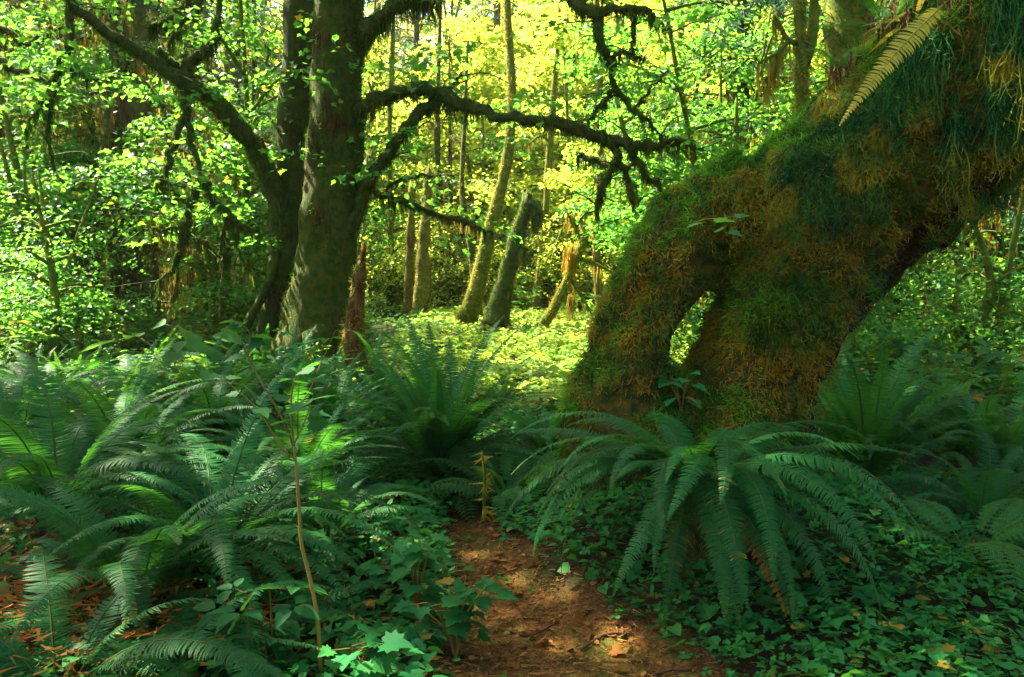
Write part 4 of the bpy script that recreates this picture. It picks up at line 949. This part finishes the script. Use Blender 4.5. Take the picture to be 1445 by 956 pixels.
# ferns growing on the leaning trunk
t = fern('golden fern frond hanging from the top of the leaning trunk', P(1345, -6, 4.05), 1, .82, {'low': 1}, 'hanging_fern', protos=[GOLDF])
[c for c in t.children if c.name.startswith('frond')][0].matrix_local = Matrix.Rotation(math.pi + .1, 4, 'Z') @ Matrix.Rotation(R(44), 4, 'Y') @ Matrix.Rotation(-1.0, 4, 'X') @ Matrix.Scale(.84, 4)
fern('small green fern on the upper edge of the leaning trunk', P(1185, 108, 4.9), 9, .42, {'low': 2, 'spread': 2, 'arch': 1}, 'hanging_fern')
fern('yellowing ferns tangled on the leaning trunk near the top edge', P(1255, 45, 4.75), 12, .45, {'low': 2, 'spread': 2}, 'hanging_fern', dead=2)
fern('golden fern clump on the leaning trunk below the top edge', P(1290, 30, 4.6), 12, .3, {'low': 1}, 'hanging_fern', protos=[GOLDF], wild=.8)
fern('tiny fern sprig at the shoulder of the leaning trunk', P(985, 272, 5.1), 7, .26, {'arch': 2, 'spread': 1}, 'hanging_fern')
# rust red dead frond on the trunk foot
t = thing('withered_frond', 'rust red withered fern frond standing against the trunk foot', 'frond', P(1010, 645, 4.35))
for k, (a, s) in enumerate(((.5, .32), (.15, .26), (1.0, .22))):
    o = obj('dead_frond', DEADF[k], t); o.matrix_local = Matrix.Rotation(a, 4, 'Z') @ Matrix.Rotation(-1.1, 4, 'Y') @ Matrix.Scale(s, 4)

# mid-distance ferns: one mesh each
MIDF = []
for k in range(5):
    mb = MB(); g = np.random.default_rng(500 + k)
    for i in range(24):
        s = ['arch', 'arch', 'spread', 'up'][g.integers(0, 4)]; e0, e1, p = STY[s]; a = i * 2.4 + g.uniform(-.3, .3)
        c, sn = math.cos(a), math.sin(a); sc = g.uniform(.7, 1.1)
        frond_mb(mb, 30, e0 + g.uniform(-9, 9), e1 + g.uniform(-15, 15), p, sc, .1, g.uniform(-.5, .5), 600 + k * 40 + i, .03, 2, (np.array([(c, -sn, 0), (sn, c, 0), (0, 0, 1)]), np.zeros(3)))
    MIDF.append(mb.build('sword_fern', M['fern_mid']))
def zone(x, y):
    if x < -1.5 and y < 11: return 'on the left bank', 'on the left bank'
    if x < -1.5: return 'in the left thicket', 'in the left thicket'
    if x > 3 and y < 16: return 'on the right', 'on the right'
    if y < 12: return 'before the glade', 'before the glade'
    return 'in the glade', 'in the glade'
trunks_xy = np.array([(1.3, 5.1), (-2.8, 11.5), (-3.6, 12.4), (.95, 3.95)])
def free(x, y, r=.7):
    return np.min(np.hypot(trunks_xy[:, 0] - x, trunks_xy[:, 1] - y)) > r
n = 0; tries = 0; spots = []
while n < 150 and tries < 4000:
    tries += 1
    y = 7.0 + 17 * rnd(1)[0] ** 1.2; x = rnd(1, -.72, .72)[0] * y
    if not free(x, y, .8) or (abs(x + .3) < .6 and y < 7.5): continue
    px_ = 722.5 + x / y * F_PX
    if 525 < px_ < 850 and rnd(1)[0] < .8: continue
    if spots and min(math.hypot(x - a, y - b) for a, b in spots) < .55 + .02 * y: continue
    spots.append((x, y)); z, g = zone(x, y)
    s = rnd(1, .7, 1.15)[0] * (.5 if 525 < px_ < 850 else 1)
    tag(obj('sword_fern', MIDF[n % 5], None, (x, y, H(x, y)), rnd(1, 0, 6.28)[0], s), depth(y) + ' leafy fern ' + landmark(x, y), 'fern', 'ferns ' + g); n += 1

# ------------------------------------------------------------------ leafy shrubs and weeds
def shrub_mb(seed, h, stems, tpl, leaf, per):
    global rng
    rng = np.random.default_rng(seed)
    lv, stm = MB(), MB()
    for s in range(stems):
        a = rnd(1, 0, 6.28)[0]; ln = rnd(1, .15, .5)[0] * h; hh = h * rnd(1, .6, 1.05)[0]
        q, r = resample([(0, 0, 0), (math.cos(a) * ln * .3, math.sin(a) * ln * .3, hh * .55), (math.cos(a) * ln, math.sin(a) * ln, hh)], [.006, .005, .002], 12)
        tube(stm, q, r, 4, cap=False)
        f = rnd(per, .3, 1.); f[0] = 1
        pos = np.stack([np.interp(f, np.linspace(0, 1, 12), q[:, c]) for c in range(3)], -1)
        aa = rnd(per, 0, 6.28); out = np.stack([np.cos(aa), np.sin(aa), rnd(per, -.15, .3)], -1)
        pet = rnd(per, .3, .9) * leaf * 1.1
        for i in range(per): tube(stm, np.array([pos[i], pos[i] + out[i] * pet[i]]), [.0025, .0015], 3, cap=False)
        scatter(lv, tpl, pos + out * pet[:, None], norm(out + np.array((0, 0, -.25))), upish(per, .3), leaf * rnd(per, .6, 1.2), np.where(rnd(per) < .02, .8, 0.))
    return stm, lv
SHR = []
for k, (h, st_, tpl, lf, per) in enumerate(((.7, 7, TRI, .12, 7), (.9, 6, TRI, .13, 8), (.55, 8, MAPLE, .13, 5), (.8, 6, OVATE, .11, 10), (1.1, 6, TRI, .12, 10))):
    a, b = shrub_mb(700 + k, h, st_, tpl, lf, per); SHR.append((a.build('stem', M['stem']), b.build('leaves', M['shrub'])))
rng = np.random.default_rng(10)
n = 0; tries = 0
while n < 170 and tries < 4000:
    tries += 1
    y = 7.5 + 16 * rnd(1)[0] ** 1.1; x = rnd(1, -.72, .72)[0] * y
    if not free(x, y, .75): continue
    if y < 10 and x < 0 and rnd(1)[0] < .6: continue
    if 525 < 722.5 + x / y * F_PX < 850 and y < 22: continue
    z, g = zone(x, y); k = n % 5
    t = thing('leafy_shrub', depth(y) + ' leafy shrub ' + landmark(x, y), 'shrub', (x, y, H(x, y)), 'shrubs ' + g, rnd(1, 0, 6.28)[0], rnd(1, .7, 1.4)[0])
    obj('stem', SHR[k][0], t); obj('leaves', SHR[k][1], t); n += 1

# broad-leaved weeds singled out in the photograph
def weed(label, loc, seed, h, stems, tpl, leaf, per, name='thimbleberry', mat='broad', sc=1.0):
    a, b = shrub_mb(seed, h, stems, tpl, leaf, per)
    t = thing(name, label, 'plant', loc, None, 0, sc); obj('stem', a.build('stem', M['stem']), t); obj('leaves', b.build('leaves', M[mat]), t); return t
weed('lobed leaf plant left of the path in the bottom centre', gl(640, 3.5), 801, .42, 7, MAPLE, .095, 7)
weed('taller lobed leaf plant on the left path edge', gl(585, 3.75), 802, .5, 7, MAPLE, .095, 7)
weed('toothed leaf plant beside the foot of the thin sapling', gl(375, 3.0), 803, .36, 5, TRI, .13, 5, 'salmonberry')
weed('small lobed leaf plant at the bottom of the path', gl(690, 2.98), 804, .14, 4, MAPLE, .10, 3)
weed('low leafy plant at the bottom edge right of the sapling', gl(520, 2.95), 805, .26, 7, MAPLE, .10, 5)
weed('broad pale leaved weed behind the left ferns', gl(235, 8.0), 806, 1.0, 6, OVATE, .42, 4, 'skunk_cabbage', 'shrub')
weed('leafy plant in front of the twin trunks', gl(425, 7.2), 807, 1.1, 7, TRI, .17, 7, 'salmonberry')
weed('leafy plant against the slit in the leaning trunk', P(962, 590, 4.85), 808, .28, 6, MAPLE, .085, 5)
rng = np.random.default_rng(11)

# the thin sapling in the left foreground
def sapling():
    base = np.array(gl(452, 2.98)); base[2] -= .02
    t = thing('sapling', 'thin bare stemmed sapling rising through the ferns at left, forked above', 'sapling', base)
    def br(lst, nm='branch', k=14):
        q, r = resample([P(a, b, y) for a, b, y, _ in lst], [PX(rr, y) * .72 for a, b, y, rr in lst], k); mb = MB(); tube(mb, q - base, r, 7, .15, 20)
        obj(nm, mb.build(nm, M['stem'], True), t); return q
    br([(453, 985, 2.97, 4.6), (452, 930, 2.97, 4.4), (446, 860, 2.98, 4), (436, 810, 3, 4), (426, 770, 3, 3.6), (422, 720, 3, 3.4), (419, 670, 3, 3), (415, 630, 3, 2.6)], 'stem', 30)
    ends = []
    for l in ([(415, 632, 3, 2.6), (398, 590, 3.05, 2.2), (372, 545, 3.1, 2), (350, 505, 3.2, 1.6), (340, 480, 3.2, 1)], [(415, 632, 3, 2.4), (412, 600, 3, 2), (411, 560, 3, 1.8), (416, 535, 3, 1.2)],
              [(418, 650, 3, 2), (395, 630, 2.95, 1.7), (372, 590, 2.9, 1.5), (345, 560, 2.85, 1.3), (300, 525, 2.8, .8)], [(412, 590, 3, 1.6), (425, 570, 3.05, 1.4), (440, 545, 3.1, 1), (452, 515, 3.1, .7)],
              [(416, 625, 3, 1.5), (432, 590, 2.95, 1.2), (438, 570, 2.9, .8)], [(350, 505, 3.2, 1.3), (352, 470, 3.2, 1), (336, 455, 3.2, .6)]): ends.append(br(l))
    mb = MB()
    for q in ends:
        k = np.array([5, 8, 10, 12, 13]); pos = q[k] - base; m = len(k)
        a = rnd(m, 0, 6.28); out = np.stack([np.cos(a), np.sin(a) * .6, rnd(m, -.2, .1)], -1)
        scatter(mb, MAPLE, pos + out * .02, norm(out), upish(m, .35), rnd(m, .05, .085))
    obj('leaves', mb.build('leaves', M['broad']), t)
sapling()
# maple twig hanging in front of the leaning trunk
t = thing('maple_twig', 'few pale maple leaves on a twig in front of the leaning trunk', 'twig', P(1000, 300, 4.6))
b0 = P(1000, 300, 4.6); mb = MB(); q, r = resample([P(960, 330, 5.0) - b0, P(985, 312, 4.7) - b0, P(1020, 308, 4.55) - b0, P(1052, 304, 4.5) - b0], [.004, .003, .003, .0015], 12); tube(mb, q, r, 4)
obj('stem', mb.build('stem', M['stem']), t); mb = MB()
pp = np.array([P(988, 316, 4.62), P(1010, 314, 4.55), P(1028, 328, 4.52), P(1040, 307, 4.5), P(1018, 325, 4.55)]) - b0
scatter(mb, MAPLE, pp, norm(np.array([(-1, -.3, -.2), (1, -.4, .1), (.6, -.5, -.2), (1, .1, .2), (-.5, -.6, 0)])), upish(5, .35), np.array([.09, .11, .09, .08, .07]))
obj('leaves', mb.build('leaves', M['maple']), t)

# ------------------------------------------------------------------ ground cover (uncountable)
def cover(name, label, n, xr, yr, tpls, size, hgt, mat, keep, jit=.36, dry=.03):
    x = rnd(n, *xr); y = rnd(n, *yr); k = keep(x, y); x, y = x[k], y[k]; m = len(x)
    p = np.stack([x, y, 0 * x], -1)
    z = H(x, y) + hgt * (.35 + .65 * rnd(m)) * (.55 + .6 * np.clip(vnoise(p, 1.6, 71) + .4, 0, 1))
    pos = np.stack([x, y, z], -1); mb = MB(); which = rng.integers(0, len(tpls), m)
    # leaves lean to the light in patches
    lean_ = np.stack([vnoise(p, .9, 73), vnoise(p, .9, 74), 0 * x], -1) * .35
    for i, tp in enumerate(tpls):
        s = which == i; c = int(s.sum()); a = rnd(c, 0, 6.28)
        scatter(mb, tp, pos[s], np.stack([np.cos(a), np.sin(a), rnd(c, -.35, .1)], -1), norm(np.array((0, 0, 1.)) + lean_[s] + rng.normal(size=(c, 3)) * jit), size * rnd(c, .35, 1.4), np.where(rnd(c) < dry, rnd(c, .5, 1), 0.))
    o = obj(name, mb.build(name, M[mat])); tag(o, label, name.replace('_', ' ').split()[-1], kind='stuff'); return o
out_lean = lambda x, y: ~((np.abs(x - 1.25) < .55) & (np.abs(y - 5.15) < .3))
cover('wood_sorrel', 'carpet of small leaves on the slope right of the path', 27000, (-.1, 5.2), (2.2, 6.6), [HEART, CLOVER, MAPLE_LO, CLOVER, LEAF6, HEART], .056, .16, 'cover', lambda x, y: (path_d(x, y) > -.05 + .12 * rnd(len(x))) & (x > np.interp(y, PATH[:, 1], PATH[:, 0])) & out_lean(x, y))
cover('foamflower', 'low leaf carpet left of the path at the bottom', 17000, (-3.4, .3), (2.3, 6.8), [HEART, MAPLE_LO, OVATE, LEAF6], .058, .17, 'cover', lambda x, y: (path_d(x, y) > -.03 + .15 * rnd(len(x))) & (x < np.interp(y, PATH[:, 1], PATH[:, 0])) & (rnd(len(x)) < .5 + .5 * ss(-1.4, -.5, x)))
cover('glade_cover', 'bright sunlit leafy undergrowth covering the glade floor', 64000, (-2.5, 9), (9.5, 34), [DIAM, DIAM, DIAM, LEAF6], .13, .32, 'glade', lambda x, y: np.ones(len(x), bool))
cover('left_undergrowth', 'mixed leafy undergrowth between the ferns of the left bank', 15000, (-16, -1.5), (6.5, 24), [LEAF6, DIAM, OVATE], .10, .42, 'shrub', lambda x, y: rnd(len(x)) < .4 + .6 * ss(6, 11, y))
cover('right_undergrowth', 'mixed leafy undergrowth behind the leaning trunk at the right', 9000, (3.0, 17), (6.2, 24), [LEAF6, DIAM, OVATE], .10, .36, 'shrub', lambda x, y: rnd(len(x)) < .9)
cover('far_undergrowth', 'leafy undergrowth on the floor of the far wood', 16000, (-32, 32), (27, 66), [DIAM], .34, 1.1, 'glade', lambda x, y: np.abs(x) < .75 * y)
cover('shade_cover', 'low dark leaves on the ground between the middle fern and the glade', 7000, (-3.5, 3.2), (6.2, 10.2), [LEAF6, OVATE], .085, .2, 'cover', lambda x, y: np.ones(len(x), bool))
cover('path_sprouts', 'tiny green sprouts scattered on the brown path', 260, (-.6, 1.3), (2.3, 5.6), [HEART, TRI], .032, .03, 'cover', lambda x, y: (path_d(x, y) < 0) & (vnoise(np.stack([x, y, 0 * x], -1), 3.0, 91) > .25))
# needles, bark crumbs and fallen leaves
def litter():
    n = 46000; x = rnd(n, -1.6, 2.0); y = rnd(n, 2.2, 6.4); pd = path_d(x, y); k = (pd < .12) | (rnd(n) < .10); x, y = x[k], y[k]; m = len(x)
    pos = np.stack([x, y, H(x, y) + rnd(m, .002, .014)], -1); a = rnd(m, 0, 6.28); d = np.stack([np.cos(a), np.sin(a), rnd(m, -.2, .25)], -1)
    mb = MB(); scatter_w(mb, pos, d, upish(m, .5), rnd(m, .02, .075), rnd(m, .002, .006))
    n2 = 1300; i = rng.integers(0, m, n2); a = rnd(n2, 0, 6.28)
    scatter(mb, OVATE, pos[i] + np.array((0, 0, .006)), np.stack([np.cos(a), np.sin(a), rnd(n2, -.1, .3)], -1), upish(n2, .4), rnd(n2, .012, .045), np.where(rnd(n2) < .25, 1., 0))
    i = rng.integers(0, m, 900); scatter_w(mb, pos[i] + np.array((0, 0, .008)), norm(rng.normal(size=(900, 3)) * np.array((1, 1, .12))), upish(900, .5), rnd(900, .05, .14), rnd(900, .004, .009))
    tag(obj('needle_litter', mb.build('needle_litter', M['litter'])), 'brown needles and crumbs littering the path', 'litter', kind='stuff')
litter()
def dead_heap():
    n = 2600; c = np.array(gl(110, 3.25)); x = c[0] + rng.normal(size=n) * .42; y = c[1] + rng.normal(size=n) * .32
    pos = np.stack([x, y, H(x, y) + rnd(n, .0, .22)], -1); a = rnd(n, 0, 6.28); mb = MB()
    scatter_w(mb, pos, np.stack([np.cos(a), np.sin(a), rnd(n, -.7, .3)], -1), rdir(n), rnd(n, .04, .10), rnd(n, .008, .018))
    tag(obj('withered_bracken', mb.build('withered_bracken', M['frond_dead'])), 'heap of withered orange fern pinnae under the lower left ferns', 'bracken', kind='stuff')
dead_heap()
# fallen twigs, each a thing
tw = [('thin red twig lying across the bend of the path', [(668, 690, 5.6), (690, 730, 5.0), (700, 775, 4.55)], 2.2),
      ('pale twig at the left edge of the path', [(640, 800, 4.3), (665, 790, 4.35), (690, 796, 4.3)], 1.8),
      ('forked twig on the lower path near the big fern', [(820, 880, 3.55), (860, 862, 3.65), (900, 866, 3.6)], 2.2),
      ('short twig at the bottom edge of the path', [(740, 925, 3.2), (775, 912, 3.27), (800, 930, 3.2)], 2),
      ('dark twig in the middle of the path', [(720, 840, 3.8), (750, 850, 3.75), (790, 838, 3.85)], 2),
      ('long twig at the lower right of the path', [(900, 930, 3.25), (950, 900, 3.35), (1010, 905, 3.3)], 2)]
for lab, pts, r in tw:
    q3 = []
    for a, b, y in pts:
        x = at_px(a, y); q3.append((x, y, H(x, y) + .012))
    q, rr = resample(q3, [PX(r, 4)] * 2 + [PX(r * .4, 4)], 10); mb = MB(); c = np.array(q3[1]); tube(mb, q - c, rr, 6, .2, 30)
    tag(obj('fallen_twig', mb.build('fallen_twig', M['twig'], True), None, c), lab, 'twig')
for i in range(16):
    y = 2.7 + 2.6 * rnd(1)[0]; x = float(np.interp(y, PATH[:, 1], PATH[:, 0]) + rnd(1, -1, 1)[0] * np.interp(y, PATH[:, 1], PATH[:, 2])); a = rnd(1, 0, 3.14)[0]; L_ = rnd(1, .08, .32)[0]
    q3 = [(x + math.cos(a) * L_ * t_, y + math.sin(a) * L_ * t_, 0) for t_ in (-.5, 0, .5)]
    q3 = [(u + rng.normal() * .015, v + rng.normal() * .015, float(H(u, v)) + .010) for u, v, _ in q3]
    q, rr = resample(q3, [.004, .0035, .0015], 9); mb = MB(); c = np.array(q3[1]); tube(mb, q - c, rr, 5, .25, 40)
    tag(obj('fallen_twig', mb.build('fallen_twig', M['twig'], True), None, c), 'small dark twig lying in the path litter', 'twig', 'twigs on the path')
for i in range(22):
    y = 2.6 + 2.6 * rnd(1)[0]; x = float(np.interp(y, PATH[:, 1], PATH[:, 0]) + rnd(1, -1.1, 1.1)[0] * np.interp(y, PATH[:, 1], PATH[:, 2])); a = rnd(1, 0, 6.28)[0]
    mb = MB(); scatter(mb, MAPLE if i % 3 else OVATE, np.zeros((1, 3)), np.array([(math.cos(a), math.sin(a), .1)]), upish(1, .35), [rnd(1, .04, .085)[0]])
    tag(obj('fallen_leaf', mb.build('fallen_leaf', M['frond_dead']), None, (x, y, float(H(x, y)) + .02)), 'withered brown leaf lying on the path', 'leaf', 'fallen leaves on the path')
# mossy stick standing at the path edge
snag('mossy_stick', 'short pale stick with a mossy middle standing on the path edge', [(684, 735, 5.0, 2.4), (683, 700, 5.0, 2.6), (684, 670, 5.0, 2.4), (680, 640, 5.0, 2)], 'bark_moss', 8, .2, True, fz=40, mossmat='moss_lean')


# ------------------------------------------------------------------ the thin bright haze between the trees
def haze():
    m, nt, out = newmat('haze'); v = nt.nodes.new('ShaderNodeVolumePrincipled')
    v.inputs['Color'].default_value = (.93, .97, .80, 1); v.inputs['Density'].default_value = .00028; v.inputs['Anisotropy'].default_value = .3
    nt.links.new(v.outputs[0], out.inputs['Volume'])
    V = np.array([(x, y, z) for x in (-95, 95) for y in (-65, 110) for z in (-2.5, 45.)], float)
    Fh = np.array([(0, 1, 3, 2), (4, 6, 7, 5), (0, 4, 5, 1), (2, 3, 7, 6), (0, 2, 6, 4), (1, 5, 7, 3)])
    tag(obj('haze', mesh('haze', V, Fh, [m])), 'thin bright haze hanging in the wood', 'haze', kind='stuff')
haze()

# things that would share a label are told apart by their order from the left
from collections import defaultdict
same = defaultdict(list)
for o in list(COL.objects):
    if o.parent is None and 'label' in o and 'category' in o: same[o['label']].append(o)
NUM = ['first', 'second', 'third', 'fourth', 'fifth', 'sixth', 'seventh', 'eighth', 'ninth', 'tenth', 'eleventh', 'twelfth']
CNT = ['one', 'two', 'three', 'four', 'five', 'six', 'seven', 'eight', 'nine', 'ten', 'eleven', 'twelve']
for lab, os_ in same.items():
    if len(os_) > 24: continue
    if len(os_) > 12:
        os_.sort(key=lambda o: o.location.x / o.location.y); m = len(os_) // 2
        for h, part in (('left half', os_[:m]), ('right half', os_[m:])):
            for i, o in enumerate(part): o['label'] = '%s, %s of %s in the %s' % (lab, NUM[i], CNT[len(part) - 1], h)
    elif 1 < len(os_):
        os_.sort(key=lambda o: o.location.x / o.location.y)
        for i, o in enumerate(os_): o['label'] = '%s, %s of %s from left' % (lab, NUM[i], CNT[len(os_) - 1])
